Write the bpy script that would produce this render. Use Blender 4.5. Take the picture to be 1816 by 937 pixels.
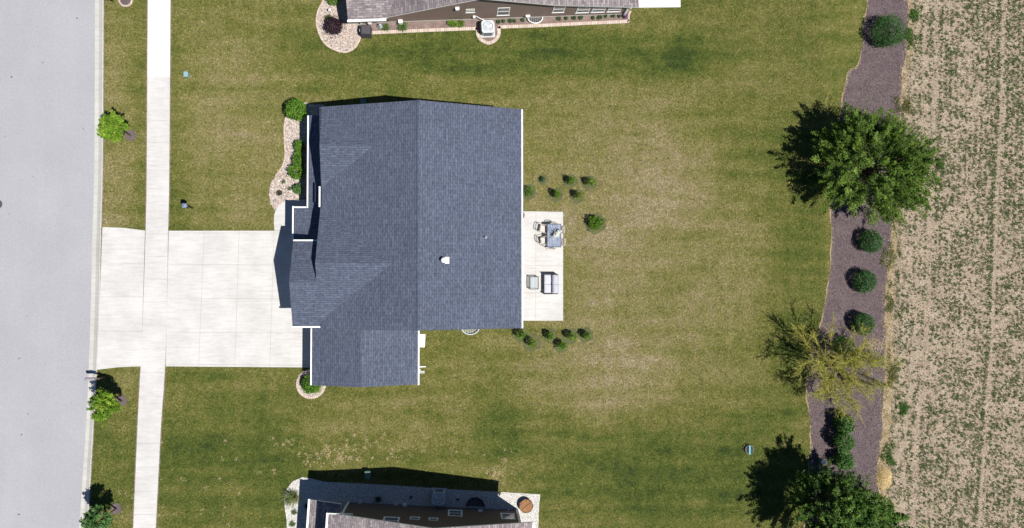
import bpy, math, random
import numpy as np
from mathutils import Vector, Matrix, Quaternion

random.seed(7)
RNG = np.random.default_rng(11)
scene = bpy.context.scene
for o in list(bpy.data.objects):
    bpy.data.objects.remove(o)
COL = scene.collection
rad = math.radians

# ------------------------------------------------------------------ camera
F_PX, CAM_H = 1400.0, 53.4
SUN_EXPOSURE = 0.30
SKY_STRENGTH = 0.05
SUN_STRENGTH = 5.0
_n = Vector(((825 - 908) / F_PX, -(510 - 468.5) / F_PX, -1.0)).normalized()
CQ = _n.rotation_difference(Vector((0, 0, -1)))          # plumb line goes through pixel (825, 510)
cam = bpy.data.cameras.new('camera')
cam.sensor_width = 36.0
cam.lens = 36.0 * F_PX / 1816.0
cam.clip_start = 1.0
cam.clip_end = 3000.0
camo = bpy.data.objects.new('camera', cam)
COL.objects.link(camo)
camo.location = (0, 0, CAM_H)
camo.rotation_mode = 'QUATERNION'
camo.rotation_quaternion = CQ
scene.camera = camo

# ------------------------------------------------------------------ sky, sun, exposure
SUN_DIR = Vector((0.4196, -0.286, 1.0)).normalized()      # towards the sun
world = bpy.data.worlds.new("World")
scene.world = world
world.use_nodes = True
wn = world.node_tree.nodes
wl = world.node_tree.links
wn.clear()
sky = wn.new('ShaderNodeTexSky')
sky.sky_type = 'NISHITA'
sky.sun_disc = False
sky.sun_elevation = math.asin(SUN_DIR.z)
sky.sun_rotation = math.atan2(SUN_DIR.x, SUN_DIR.y)
sky.ozone_density = 9.0
sky.dust_density = 0.1
bg = wn.new('ShaderNodeBackground')
bg.inputs[1].default_value = SKY_STRENGTH
wo = wn.new('ShaderNodeOutputWorld')
wl.new(sky.outputs[0], bg.inputs[0])
wl.new(bg.outputs[0], wo.inputs[0])
sun = bpy.data.lights.new('sun', 'SUN')
sun.energy = SUN_STRENGTH
sun.angle = rad(0.5)
sun.color = (1.0, 0.965, 0.91)
suno = bpy.data.objects.new('sun', sun)
COL.objects.link(suno)
suno.location = (20, -15, 60)
suno.rotation_mode = 'QUATERNION'
suno.rotation_quaternion = (-SUN_DIR).to_track_quat('-Z', 'Y')
vs = scene.view_settings
vs.view_transform = 'Standard'
vs.look = 'None'
vs.exposure = SUN_EXPOSURE
vs.gamma = 1.0
vs.use_curve_mapping = False
scene.cycles.max_bounces = 5
scene.cycles.diffuse_bounces = 3
scene.cycles.transparent_max_bounces = 8


# ------------------------------------------------------------------ measuring helpers
def G(px, py, z=0.0):
    """world x, y of the spot at height z that the photo shows at pixel px, py"""
    d = CQ @ Vector(((px - 908) / F_PX, -(py - 468.5) / F_PX, -1.0))
    s = (CAM_H - z) / -d.z
    return (d.x * s, d.y * s)


def G3(px, py, z=0.0):
    a = G(px, py, z)
    return Vector((a[0], a[1], z))


def on_wall(px, py, p0, p1):
    """distance along, and height on, the vertical wall through p0 p1 (ground points)"""
    d = CQ @ Vector(((px - 908) / F_PX, -(py - 468.5) / F_PX, -1.0))
    u = Vector((p1[0] - p0[0], p1[1] - p0[1])).normalized()
    nrm = Vector((-u.y, u.x))
    t = nrm.dot(Vector(p0)) / nrm.dot(Vector((d.x, d.y)))
    hit = Vector((0, 0, CAM_H)) + d * t
    return (Vector((hit.x, hit.y)) - Vector(p0)).dot(u), hit.z


# ------------------------------------------------------------------ materials
def srgb(r, g, b):
    def f(c):
        c /= 255.0
        return c / 12.92 if c <= 0.04045 else ((c + 0.055) / 1.055) ** 2.4
    return (f(r), f(g), f(b))


class NT:
    def __init__(self, m):
        self.t = m.node_tree
        self.n = self.t.nodes
        self.l = self.t.links

    def new(self, typ, **kw):
        nd = self.n.new(typ)
        for k, v in kw.items():
            setattr(nd, k, v)
        return nd

    def link(self, a, b):
        self.l.new(a, b)

    def noise(self, vec, scale, detail=3.0, rough=0.55, dist=0.0):
        nd = self.new('ShaderNodeTexNoise')
        nd.inputs['Scale'].default_value = scale
        nd.inputs['Detail'].default_value = detail
        nd.inputs['Roughness'].default_value = rough
        nd.inputs['Distortion'].default_value = dist
        if vec is not None:
            self.link(vec, nd.inputs['Vector'])
        return nd.outputs['Fac']

    def ramp(self, fac, stops, interp='LINEAR'):
        nd = self.new('ShaderNodeValToRGB')
        nd.color_ramp.interpolation = interp
        e = nd.color_ramp.elements
        while len(e) > 1:
            e.remove(e[-1])
        e[0].position = stops[0][0]
        e[0].color = tuple(stops[0][1]) + (1,)
        for p, c in stops[1:]:
            x = e.new(p)
            x.color = tuple(c) + (1,)
        self.link(fac, nd.inputs[0])
        return nd.outputs[0]

    def math(self, op, a, b=None, clamp=False):
        nd = self.new('ShaderNodeMath', operation=op)
        nd.use_clamp = clamp
        for i, v in enumerate((a, b)):
            if v is None:
                continue
            if isinstance(v, (int, float)):
                nd.inputs[i].default_value = v
            else:
                self.link(v, nd.inputs[i])
        return nd.outputs[0]

    def mix(self, fac, a, b, blend='MIX'):
        nd = self.new('ShaderNodeMix', data_type='RGBA', blend_type=blend)
        for sock, v in ((nd.inputs[0], fac), (nd.inputs[6], a), (nd.inputs[7], b)):
            if isinstance(v, (int, float)):
                sock.default_value = v
            elif isinstance(v, tuple):
                sock.default_value = v + (1,) if len(v) == 3 else v
            else:
                self.link(v, sock)
        return nd.outputs[2]

    def bump(self, height, strength=0.5, dist=0.02):
        nd = self.new('ShaderNodeBump')
        nd.inputs['Strength'].default_value = strength
        nd.inputs['Distance'].default_value = dist
        self.link(height, nd.inputs['Height'])
        return nd.outputs[0]


MATS = {}


def mat(name, build):
    if name in MATS:
        return MATS[name]
    m = bpy.data.materials.new(name)
    m.use_nodes = True
    t = NT(m)
    b = m.node_tree.nodes['Principled BSDF']
    b.inputs['Specular IOR Level'].default_value = 0.25
    b.inputs['Roughness'].default_value = 0.8
    build(t, b)
    MATS[name] = m
    return m


def wpos(t):
    return t.new('ShaderNodeNewGeometry').outputs['Position']


def opos(t):
    return t.new('ShaderNodeTexCoord').outputs['Object']


def plain(name, c, rough=0.7, var=0.12, scale=6.0, metal=0.0, spec=0.25):
    def f(t, b):
        n = t.noise(opos(t), scale, 4, 0.6)
        c0 = tuple(x * (1 - var) for x in c)
        c1 = tuple(min(1, x * (1 + var)) for x in c)
        t.link(t.ramp(n, [(0.3, c0), (0.7, c1)]), b.inputs['Base Color'])
        b.inputs['Roughness'].default_value = rough
        b.inputs['Metallic'].default_value = metal
        b.inputs['Specular IOR Level'].default_value = spec
    return mat(name, f)


def shingle(name, base, c_lo, c_hi, row=0.145, w=0.42):
    def f(t, b):
        uv = t.new('ShaderNodeUVMap').outputs[0]
        br = t.new('ShaderNodeTexBrick')
        t.link(uv, br.inputs['Vector'])
        br.inputs['Scale'].default_value = 1.0
        br.inputs['Brick Width'].default_value = w
        br.inputs['Row Height'].default_value = row
        br.inputs['Mortar Size'].default_value = 0.011
        br.inputs['Mortar Smooth'].default_value = 0.4
        br.inputs['Bias'].default_value = -0.1
        br.offset = 0.41
        br.inputs['Color1'].default_value = tuple(c_lo) + (1,)
        br.inputs['Color2'].default_value = tuple(c_hi) + (1,)
        br.inputs['Mortar'].default_value = tuple(x * 0.45 for x in c_lo) + (1,)
        # second, wider tab pattern
        mp = t.new('ShaderNodeMapping')
        mp.inputs['Location'].default_value = (3.17, 0.0, 0)
        mp.inputs['Scale'].default_value = (4.2, 6.9, 1)
        t.link(uv, mp.inputs[0])
        nz = t.noise(mp.outputs[0], 1.0, 2.5, 0.6)
        blot = t.ramp(nz, [(0.34, (0.74,) * 3), (0.5, (1.0,) * 3), (0.66, (1.22,) * 3)])
        c = t.mix(1.0, br.outputs['Color'], blot, 'MULTIPLY')
        big = t.ramp(t.noise(uv, 0.45, 3, 0.6), [(0.3, (0.93,) * 3), (0.7, (1.07,) * 3)])
        c = t.mix(1.0, c, big, 'MULTIPLY')
        gr = t.ramp(t.noise(uv, 60, 2, 0.6), [(0.3, (0.84,) * 3), (0.7, (1.16,) * 3)])
        c = t.mix(1.0, c, gr, 'MULTIPLY')
        t.link(c, b.inputs['Base Color'])
        b.inputs['Roughness'].default_value = 0.92
        t.link(t.bump(br.outputs['Fac'], -0.6, 0.01), b.inputs['Normal'])
    return mat(name, f)


def vcol_leaf(name, trans=0.3, rough=0.55, spec=0.3):
    def f(t, b):
        a = t.new('ShaderNodeAttribute', attribute_name='tint')
        t.link(a.outputs['Color'], b.inputs['Base Color'])
        b.inputs['Roughness'].default_value = rough
        b.inputs['Specular IOR Level'].default_value = spec
        tr = t.new('ShaderNodeBsdfTranslucent')
        warm = t.mix(1.0, a.outputs['Color'], (1.15, 1.25, 0.5), 'MULTIPLY')
        t.link(warm, tr.inputs[0])
        mx = t.new('ShaderNodeMixShader')
        mx.inputs[0].default_value = trans
        out = t.n['Material Output']
        t.link(b.outputs[0], mx.inputs[1])
        t.link(tr.outputs[0], mx.inputs[2])
        t.link(mx.outputs[0], out.inputs[0])
    return mat(name, f)


M_LEAF = vcol_leaf('leaf_green', 0.28)
M_CHIP = vcol_leaf('loose_chips', 0.0, 0.9, 0.1)
M_WHITE = plain('white_trim', (0.80, 0.80, 0.77), 0.5, 0.03)
M_TRIMGREY = plain('pale_grey_metal', (0.52, 0.56, 0.58), 0.45, 0.06)
M_SHG = shingle('slate_grey_shingles', None, (0.077, 0.091, 0.131), (0.100, 0.116, 0.163))
M_SHB = shingle('brown_grey_shingles', None, (0.185, 0.160, 0.168), (0.33, 0.285, 0.28))


def f_siding(c):
    def f(t, b):
        p = wpos(t)
        sp = t.new('ShaderNodeSeparateXYZ')
        t.link(p, sp.inputs[0])
        fr = t.math('FRACT', t.math('MULTIPLY', sp.outputs[2], 1 / 0.16))
        line = t.ramp(fr, [(0.0, (0.6,) * 3), (0.12, (1.0,) * 3), (1.0, (1.02,) * 3)])
        n = t.ramp(t.noise(p, 3, 4, 0.6), [(0.3, tuple(x * 0.93 for x in c)), (0.7, tuple(x * 1.06 for x in c))])
        t.link(t.mix(1.0, n, line, 'MULTIPLY'), b.inputs['Base Color'])
        b.inputs['Roughness'].default_value = 0.75
        t.link(t.bump(fr, 0.6, 0.015), b.inputs['Normal'])
    return f


M_SIDE_BEIGE = mat('beige_lap_siding', f_siding((0.42, 0.38, 0.32)))
M_SIDE_BROWN = mat('taupe_lap_siding', f_siding((0.265, 0.195, 0.165)))
M_SIDE_DARK = mat('dark_brown_lap_siding', f_siding((0.135, 0.105, 0.09)))
M_STONE = plain('pale_foundation', (0.45, 0.42, 0.38), 0.9, 0.1, 12)
M_GLASS = plain('window_glass', (0.09, 0.11, 0.135), 0.12, 0.1, 2, 0, 0.9)


def f_concrete(c, joint_var=0.05, streak=True):
    def f(t, b):
        p = wpos(t)
        n1 = t.noise(p, 0.55, 4, 0.6)
        mp = t.new('ShaderNodeMapping')
        mp.inputs['Scale'].default_value = (0.7, 5.0, 1)
        t.link(p, mp.inputs[0])
        n2 = t.noise(mp.outputs[0], 1.3, 5, 0.65)
        n3 = t.noise(p, 22, 3, 0.6)
        lo = tuple(x * 0.86 for x in c)
        cc = t.ramp(n1, [(0.32, lo), (0.62, c)])
        s = t.ramp(n2, [(0.34, (0.84, 0.83, 0.82)), (0.56, (1.0, 1.0, 1.0))])
        cc = t.mix(0.7 if streak else 0.25, cc, t.mix(1.0, cc, s, 'MULTIPLY'))
        g = t.ramp(n3, [(0.3, (0.92,) * 3), (0.65, (1.03,) * 3)])
        cc = t.mix(1.0, cc, g, 'MULTIPLY')
        t.link(cc, b.inputs['Base Color'])
        b.inputs['Roughness'].default_value = 0.9
        t.link(t.bump(n3, 0.15, 0.01), b.inputs['Normal'])
    return f


M_CONC = mat('light_concrete', f_concrete((0.575, 0.56, 0.54)))
M_CONC_NEW = mat('white_new_concrete', f_concrete((0.74, 0.72, 0.69), streak=False))
M_CONC_OLD = mat('gutter_concrete', f_concrete((0.50, 0.49, 0.45)))
M_JOINT = plain('concrete_joint', (0.36, 0.345, 0.32), 0.95, 0.15)
M_SLABEDGE = plain('slab_side', (0.30, 0.26, 0.22), 0.95, 0.2)


def f_road(t, b):
    p = wpos(t)
    n1 = t.noise(p, 0.25, 3, 0.5)
    n2 = t.noise(p, 16, 4, 0.85)
    mp = t.new('ShaderNodeMapping')
    mp.inputs['Scale'].default_value = (3.0, 0.12, 1)
    t.link(p, mp.inputs[0])
    n3 = t.noise(mp.outputs[0], 0.5, 3, 0.6)
    c = t.ramp(n1, [(0.3, (0.318, 0.316, 0.335)), (0.7, (0.352, 0.348, 0.366))])
    c = t.mix(1.0, c, t.ramp(n2, [(0.30, (0.76,) * 3), (0.5, (1.0,) * 3), (0.70, (1.16,) * 3)]), 'MULTIPLY')
    c = t.mix(1.0, c, t.ramp(n3, [(0.3, (0.985,) * 3), (0.7, (1.012,) * 3)]), 'MULTIPLY')
    n4 = t.noise(p, 3.1, 2, 0.4)
    c = t.mix(t.ramp(n4, [(0.765, (0, 0, 0)), (0.79, (1, 1, 1))]), c, (0.12, 0.115, 0.12))
    t.link(c, b.inputs['Base Color'])
    b.inputs['Roughness'].default_value = 0.93
    t.link(t.bump(n2, 0.3, 0.01), b.inputs['Normal'])


M_ROAD = mat('weathered_asphalt', f_road)


def lawn_color(t, fine=True):
    """colour of the turf at each world position: greener and drier patches of its own"""
    p = wpos(t)
    sp = t.new('ShaderNodeSeparateXYZ')
    t.link(p, sp.inputs[0])
    cx = t.new('ShaderNodeCombineXYZ')
    t.link(sp.outputs[0], cx.inputs[0])
    t.link(sp.outputs[1], cx.inputs[1])
    p = cx.outputs[0]

    def blob(cx_, cy_, rx, ry, amt):
        s = t.new('ShaderNodeVectorMath', operation='SUBTRACT')
        t.link(p, s.inputs[0])
        s.inputs[1].default_value = (cx_, cy_, 0)
        m = t.new('ShaderNodeVectorMath', operation='MULTIPLY')
        t.link(s.outputs[0], m.inputs[0])
        m.inputs[1].default_value = (1 / rx, 1 / ry, 0)
        l = t.new('ShaderNodeVectorMath', operation='LENGTH')
        t.link(m.outputs[0], l.inputs[0])
        r = t.new('ShaderNodeMapRange', interpolation_type='SMOOTHSTEP')
        t.link(l.outputs['Value'], r.inputs[0])
        r.inputs[1].default_value = 0.35
        r.inputs[2].default_value = 1.2
        r.inputs[3].default_value = amt
        r.inputs[4].default_value = 0.0
        return r.outputs[0]

    dry = t.math('MULTIPLY', t.math('SUBTRACT', t.noise(p, 0.16, 4, 0.55, 0.6), 0.5), 0.6)
    n = t.noise(p, 0.7, 4, 0.6)
    dry = t.math('ADD', dry, t.math('MULTIPLY', t.math('SUBTRACT', n, 0.5), 0.55))
    mp = t.new('ShaderNodeMapping')
    mp.inputs['Scale'].default_value = (0.35, 2.2, 1)
    t.link(p, mp.inputs[0])
    dry = t.math('ADD', dry, t.math('MULTIPLY', t.math('SUBTRACT', t.noise(mp.outputs[0], 0.5, 3, 0.5), 0.5), 0.6))
    # faint mowing passes
    wv = t.math('SINE', t.math('MULTIPLY', sp.outputs[1], 4.6))
    dry = t.math('ADD', dry, t.math('MULTIPLY', wv, 0.035))
    wv2 = t.math('SINE', t.math('MULTIPLY', sp.outputs[0], 5.3))
    dry = t.math('ADD', dry, t.math('MULTIPLY', wv2, 0.018))
    for a in LAWN_BLOBS:
        dry = t.math('ADD', dry, blob(*a))
    n5 = t.noise(p, 2.0, 3, 0.6)
    dry = t.math('ADD', dry, t.math('MULTIPLY', t.math('SUBTRACT', n5, 0.5), 0.55))
    dry = t.math('ADD', dry, 0.46)
    big = t.ramp(dry, [(0.0, (0.036, 0.056, 0.013)), (0.22, (0.070, 0.090, 0.018)), (0.45, (0.114, 0.118, 0.030)),
                       (0.66, (0.160, 0.148, 0.052)), (0.86, (0.196, 0.170, 0.077)), (1.0, (0.235, 0.198, 0.11))])
    if fine:
        f1 = t.noise(p, 7.5, 4, 0.8)
        f2 = t.noise(p, 3.2, 2, 0.6)
        big = t.mix(1.0, big, t.ramp(f1, [(0.30, (0.40, 0.46, 0.40)), (0.5, (0.96,) * 3), (0.68, (1.75, 1.62, 1.75))]), 'MULTIPLY')
        big = t.mix(1.0, big, t.ramp(f2, [(0.35, (0.86, 0.90, 0.84)), (0.65, (1.12, 1.09, 1.12))]), 'MULTIPLY')
        fl = t.noise(p, 14.0, 1, 0.4)
        spot = t.math('MULTIPLY', t.ramp(fl, [(0.70, (0, 0, 0)), (0.76, (1, 1, 1))]), 0.5)
        big = t.mix(spot, big, (0.40, 0.33, 0.19))
    return p, big


LAWN_BLOBS = [(9.5, 8.0, 9.5, 7.5, 0.25), (13, 1, 11, 9.0, 0.22), (9, -6.0, 6.5, 3.6, 0.30), (12, 6.2, 5, 4.0, 0.06),
              (4, 16.2, 20, 2.6, -0.22), (16, 15.8, 5, 1.6, -0.16), (-15.5, 11, 5, 10, 0.22), (-16, -12.5, 8, 5.0, -0.26), (15, -13.0, 11, 4.6, -0.28),
              (22.6, 4, 3.0, 15, -0.17), (-3, -8.5, 7, 2.6, 0.10), (2.2, -9.6, 2.0, 3.2, -0.22), (-23.2, 8, 1.6, 14, 0.22),
              (-24, -12, 1.6, 8, -0.14), (21, 15, 6, 4, 0.08), (-19.0, 4, 1.0, 16, -0.12), (20, -3.5, 6, 2.6, -0.10)]


def f_lawn(t, b):
    p, c = lawn_color(t)
    t.link(c, b.inputs['Base Color'])
    b.inputs['Roughness'].default_value = 0.95
    b.inputs['Specular IOR Level'].default_value = 0.1
    t.link(t.bump(t.noise(p, 12, 4, 0.75), 0.9, 0.05), b.inputs['Normal'])


M_LAWN = mat('patchy_turf', f_lawn)


def f_blade(t, b):
    p, c = lawn_color(t, False)
    a = t.new('ShaderNodeAttribute', attribute_name='tint')
    c = t.mix(1.0, c, a.outputs['Color'], 'MULTIPLY')
    t.link(c, b.inputs['Base Color'])
    b.inputs['Roughness'].default_value = 0.8
    b.inputs['Specular IOR Level'].default_value = 0.12


M_BLADE = mat('grass_blade', f_blade)


def f_ground(cols, scale, bump=0.6, fine=26):
    def f(t, b):
        p = wpos(t)
        n = t.noise(p, scale, 5, 0.65)
        c = t.ramp(n, cols)
        g = t.noise(p, fine, 3, 0.7)
        c = t.mix(1.0, c, t.ramp(g, [(0.3, (0.62,) * 3), (0.5, (1,) * 3), (0.7, (1.35,) * 3)]), 'MULTIPLY')
        t.link(c, b.inputs['Base Color'])
        b.inputs['Roughness'].default_value = 0.97
        b.inputs['Specular IOR Level'].default_value = 0.1
        t.link(t.bump(g, bump, 0.03), b.inputs['Normal'])
    return f


M_MULCH = mat('purple_grey_mulch', f_ground([(0.3, (0.100, 0.077, 0.080)), (0.7, (0.152, 0.118, 0.119))], 1.2))
M_MULCHB = mat('brown_bed_mulch', f_ground([(0.3, (0.16, 0.115, 0.10)), (0.7, (0.27, 0.20, 0.18))], 2.5))
M_SOIL = mat('pinkish_field_soil', f_ground([(0.3, (0.25, 0.195, 0.143)), (0.52, (0.33, 0.262, 0.195)), (0.75, (0.395, 0.32, 0.243))], 0.9, 0.8, 13))
M_DRYSTRIP = mat('dry_grass_edge', f_ground([(0.3, (0.15, 0.13, 0.05)), (0.5, (0.33, 0.25, 0.16)), (0.7, (0.42, 0.32, 0.24))], 1.6))
M_EARTH = mat('far_ground', f_ground([(0.3, (0.10, 0.11, 0.035)), (0.7, (0.17, 0.15, 0.06))], 0.05, 0.2, 2))


def f_pebble(c1, c2, c3, scale):
    def f(t, b):
        p = wpos(t)
        v = t.new('ShaderNodeTexVoronoi')
        v.inputs['Scale'].default_value = scale
        t.link(p, v.inputs['Vector'])
        sp = t.new('ShaderNodeSeparateColor')
        t.link(v.outputs['Color'], sp.inputs[0])
        c = t.ramp(sp.outputs[0], [(0.0, c1), (0.5, c2), (1.0, c3)])
        d = t.ramp(v.outputs['Distance'], [(0.35, (1,) * 3), (0.75, (0.45,) * 3)])
        t.link(t.mix(1.0, c, d, 'MULTIPLY'), b.inputs['Base Color'])
        b.inputs['Roughness'].default_value = 0.85
        t.link(t.bump(v.outputs['Distance'], -1.0, 0.04), b.inputs['Normal'])
    return f


M_PEB = mat('river_pebbles', f_pebble((0.30, 0.235, 0.20), (0.50, 0.425, 0.375), (0.66, 0.60, 0.55), 11))
M_PEBW = mat('white_gravel', f_pebble((0.50, 0.475, 0.44), (0.62, 0.595, 0.55), (0.72, 0.70, 0.66), 16))


def f_paver(t, b):
    uv = t.new('ShaderNodeUVMap').outputs[0]
    br = t.new('ShaderNodeTexBrick')
    t.link(uv, br.inputs['Vector'])
    br.inputs['Scale'].default_value = 1.0
    br.inputs['Brick Width'].default_value = 0.13
    br.inputs['Row Height'].default_value = 0.4
    br.inputs['Mortar Size'].default_value = 0.010
    br.inputs['Color1'].default_value = (0.46, 0.36, 0.30, 1)
    br.inputs['Color2'].default_value = (0.62, 0.52, 0.45, 1)
    br.inputs['Mortar'].default_value = (0.20, 0.16, 0.13, 1)
    t.link(br.outputs[0], b.inputs['Base Color'])
    b.inputs['Roughness'].default_value = 0.9
    t.link(t.bump(br.outputs['Fac'], -0.5, 0.02), b.inputs['Normal'])


M_PAVER = mat('pinkish_edging_pavers', f_paver)
M_BARK = plain('bark', (0.13, 0.095, 0.07), 0.9, 0.25, 9)
M_BARKY = plain('yellow_twig_bark', (0.36, 0.31, 0.10), 0.85, 0.2, 9)
M_DARK = plain('dark_bronze_metal', (0.035, 0.032, 0.035), 0.45, 0.2)
M_BLACK = plain('black_paint', (0.02, 0.02, 0.022), 0.5, 0.2)
M_CUSH = plain('light_grey_cushion', (0.50, 0.51, 0.56), 0.95, 0.06, 14)
M_CUSH2 = plain('grey_back_cushion', (0.42, 0.43, 0.48), 0.95, 0.08, 14)
M_WICK = plain('dark_wicker', (0.06, 0.05, 0.055), 0.8, 0.3, 40)
M_CREAM = plain('cream_chair_frame', (0.56, 0.50, 0.44), 0.6, 0.05)
M_SLING = plain('brown_sling', (0.20, 0.16, 0.15), 0.9, 0.1, 30)
M_WOOD = plain('brown_wood_lid', (0.27, 0.13, 0.055), 0.7, 0.3, 5)
M_GREENBOX = plain('green_utility_paint', (0.10, 0.20, 0.16), 0.6, 0.08)
M_TEALPOST = plain('dark_green_plastic', (0.02, 0.10, 0.085), 0.6, 0.1)
M_CYAN = plain('cyan_plastic', (0.10, 0.62, 0.66), 0.5, 0.05)
M_TAN = plain('tan_straw', (0.55, 0.40, 0.19), 0.95, 0.25, 9)
M_COVER = plain('charcoal_cover', (0.075, 0.07, 0.078), 0.85, 0.15, 7)


def f_table(t, b):
    p = opos(t)
    mp = t.new('ShaderNodeMapping')
    mp.inputs['Scale'].default_value = (22, 3, 1)
    t.link(p, mp.inputs[0])
    n = t.noise(mp.outputs[0], 1.0, 4, 0.7)
    t.link(t.ramp(n, [(0.3, (0.08, 0.10, 0.15)), (0.5, (0.19, 0.22, 0.30)), (0.7, (0.40, 0.45, 0.52))]), b.inputs['Base Color'])  # sky reflected in the dark glass top, painted as blue-grey streaks
    b.inputs['Roughness'].default_value = 0.35


M_TABLE = mat('painted_sky_reflection_tabletop', f_table)


def f_clear(t, b):
    b.inputs['Base Color'].default_value = (0.95, 0.97, 0.98, 1)
    b.inputs['Roughness'].default_value = 0.05
    tr = t.new('ShaderNodeBsdfTransparent')
    tr.inputs[0].default_value = (0.93, 0.96, 0.97, 1)
    mx = t.new('ShaderNodeMixShader')
    mx.inputs[0].default_value = 0.18
    t.link(tr.outputs[0], mx.inputs[1])
    t.link(b.outputs[0], mx.inputs[2])
    t.link(mx.outputs[0], t.n['Material Output'].inputs[0])


M_CLEAR = mat('clear_glass', f_clear)

# ------------------------------------------------------------------ object helpers
ORG = {}


def tag(o, label=None, cat=None, group=None, kind=None):
    if label:
        o['label'] = label
    if cat:
        o['category'] = cat
    if group:
        o['group'] = group
    if kind:
        o['kind'] = kind
    return o


def thing(name, label, cat, loc=(0, 0, 0), group=None, rz=0.0):
    o = bpy.data.objects.new(name, None)
    o.empty_display_size = 0.3
    COL.objects.link(o)
    o.location = loc
    o.rotation_euler = (0, 0, rz)
    tag(o, label, cat, group)
    ORG[o] = Vector(loc)
    return o


class MB:
    """collects faces; build() links them as one mesh object"""
    def __init__(self):
        self.v, self.f, self.m, self.uv = [], [], [], []

    def face(self, pts, mi=0, uv=None):
        i = len(self.v)
        self.v += [tuple(p) for p in pts]
        self.f.append(tuple(range(i, i + len(pts))))
        self.m.append(mi)
        self.uv.append(uv or [(p[0], p[1]) for p in pts])
        return self

    def prism(self, poly, z0, z1, mi=0, mside=None, bottom=True):
        """vertical prism over a ground polygon (counter-clockwise)"""
        mside = mi if mside is None else mside
        n = len(poly)
        self.face([(p[0], p[1], z1) for p in poly], mi)
        if bottom:
            self.face([(p[0], p[1], z0) for p in reversed(poly)], mside)
        for i in range(n):
            a, b = poly[i], poly[(i + 1) % n]
            self.face([(a[0], a[1], z0), (b[0], b[1], z0), (b[0], b[1], z1), (a[0], a[1], z1)], mside)
        return self

    def box(self, c, s, mi=0, rz=0.0, M=None):
        hx, hy, hz = s[0] / 2, s[1] / 2, s[2] / 2
        R = M or Matrix.Rotation(rz, 3, 'Z')
        c = Vector(c)
        P = [c + R @ Vector((x * hx, y * hy, z * hz)) for z in (-1, 1) for x, y in ((-1, -1), (1, -1), (1, 1), (-1, 1))]
        for q in ((4, 5, 6, 7), (3, 2, 1, 0), (0, 1, 5, 4), (1, 2, 6, 5), (2, 3, 7, 6), (3, 0, 4, 7)):
            self.face([P[k] for k in q], mi)
        return self

    def tube(self, pts, radii, seg=8, mi=0, cap=True):
        pts = [Vector(p) for p in pts]
        if isinstance(radii, (int, float)):
            radii = [radii] * len(pts)
        rings = []
        for i, p in enumerate(pts):
            d = (pts[min(i + 1, len(pts) - 1)] - pts[max(i - 1, 0)])
            if d.length < 1e-9:
                d = Vector((0, 0, 1))
            d.normalize()
            a = d.cross(Vector((0, 0, 1)))
            if a.length < 0.05:
                a = d.cross(Vector((0, 1, 0)))
            a.normalize()
            b = d.cross(a)
            rings.append([p + (a * math.cos(2 * math.pi * k / seg) + b * math.sin(2 * math.pi * k / seg)) * radii[i] for k in range(seg)])
        for r0, r1 in zip(rings, rings[1:]):
            for k in range(seg):
                k2 = (k + 1) % seg
                self.face([r0[k], r1[k], r1[k2], r0[k2]], mi)
        if cap:
            self.face(rings[0], mi)
            self.face(list(reversed(rings[-1])), mi)
        return self

    def disc(self, c, r, seg=24, mi=0):
        return self.face([(c[0] + r * math.cos(2 * math.pi * k / seg), c[1] + r * math.sin(2 * math.pi * k / seg), c[2]) for k in range(seg)], mi)

    def torus(self, c, R, r, seg=28, rs=6, mi=0, a0=0, a1=2 * math.pi, sx=1.0, sy=1.0):
        full = abs(a1 - a0 - 2 * math.pi) < 1e-6
        pts = [(c[0] + R * sx * math.cos(a0 + (a1 - a0) * k / seg), c[1] + R * sy * math.sin(a0 + (a1 - a0) * k / seg), c[2]) for k in range(seg + 1)]
        return self.tube(pts, r, rs, mi, not full)

    def slab(self, pts, th=0.16, mi=0, mside=1):
        """sloping roof plane of real thickness, UV in metres along and up the slope"""
        P = [Vector(p) for p in pts]
        n = Vector((0, 0, 0))
        for i in range(len(P)):
            a, b = P[i], P[(i + 1) % len(P)]
            n += a.cross(b)
        n.normalize()
        if n.z < 0:
            P.reverse()
            n = -n
        u = Vector((-n.y, n.x, 0))
        if u.length < 1e-5:
            u = Vector((1, 0, 0))
        u.normalize()
        w = n.cross(u)
        self.face(P, mi, [(p.dot(u), p.dot(w)) for p in P])
        Q = [p - Vector((0, 0, th)) for p in P]
        self.face(list(reversed(Q)), mside)
        for i in range(len(P)):
            j = (i + 1) % len(P)
            self.face([Q[i], Q[j], P[j], P[i]], mside)
        return self

    def build(self, name, mats, parent=None, smooth=False):
        if not isinstance(mats, (list, tuple)):
            mats = [mats]
        me = bpy.data.meshes.new(name)
        o0 = ORG.get(parent, Vector((0, 0, 0))) if parent else Vector((0, 0, 0))
        me.from_pydata([(x - o0.x, y - o0.y, z - o0.z) for x, y, z in self.v], [], self.f)
        uvl = me.uv_layers.new(name='UVMap')
        flat = [c for f in self.uv for p in f for c in p]
        uvl.data.foreach_set('uv', flat)
        for m in mats:
            me.materials.append(m)
        me.polygons.foreach_set('material_index', self.m)
        if smooth:
            import bmesh
            bm = bmesh.new()
            bm.from_mesh(me)
            bmesh.ops.remove_doubles(bm, verts=bm.verts, dist=0.0005)
            for f in bm.faces:
                f.smooth = True
            bm.to_mesh(me)
            bm.free()
        me.update()
        o = bpy.data.objects.new(name, me)
        COL.objects.link(o)
        if parent:
            o.parent = parent
            ORG[o] = o0
        return o


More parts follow.
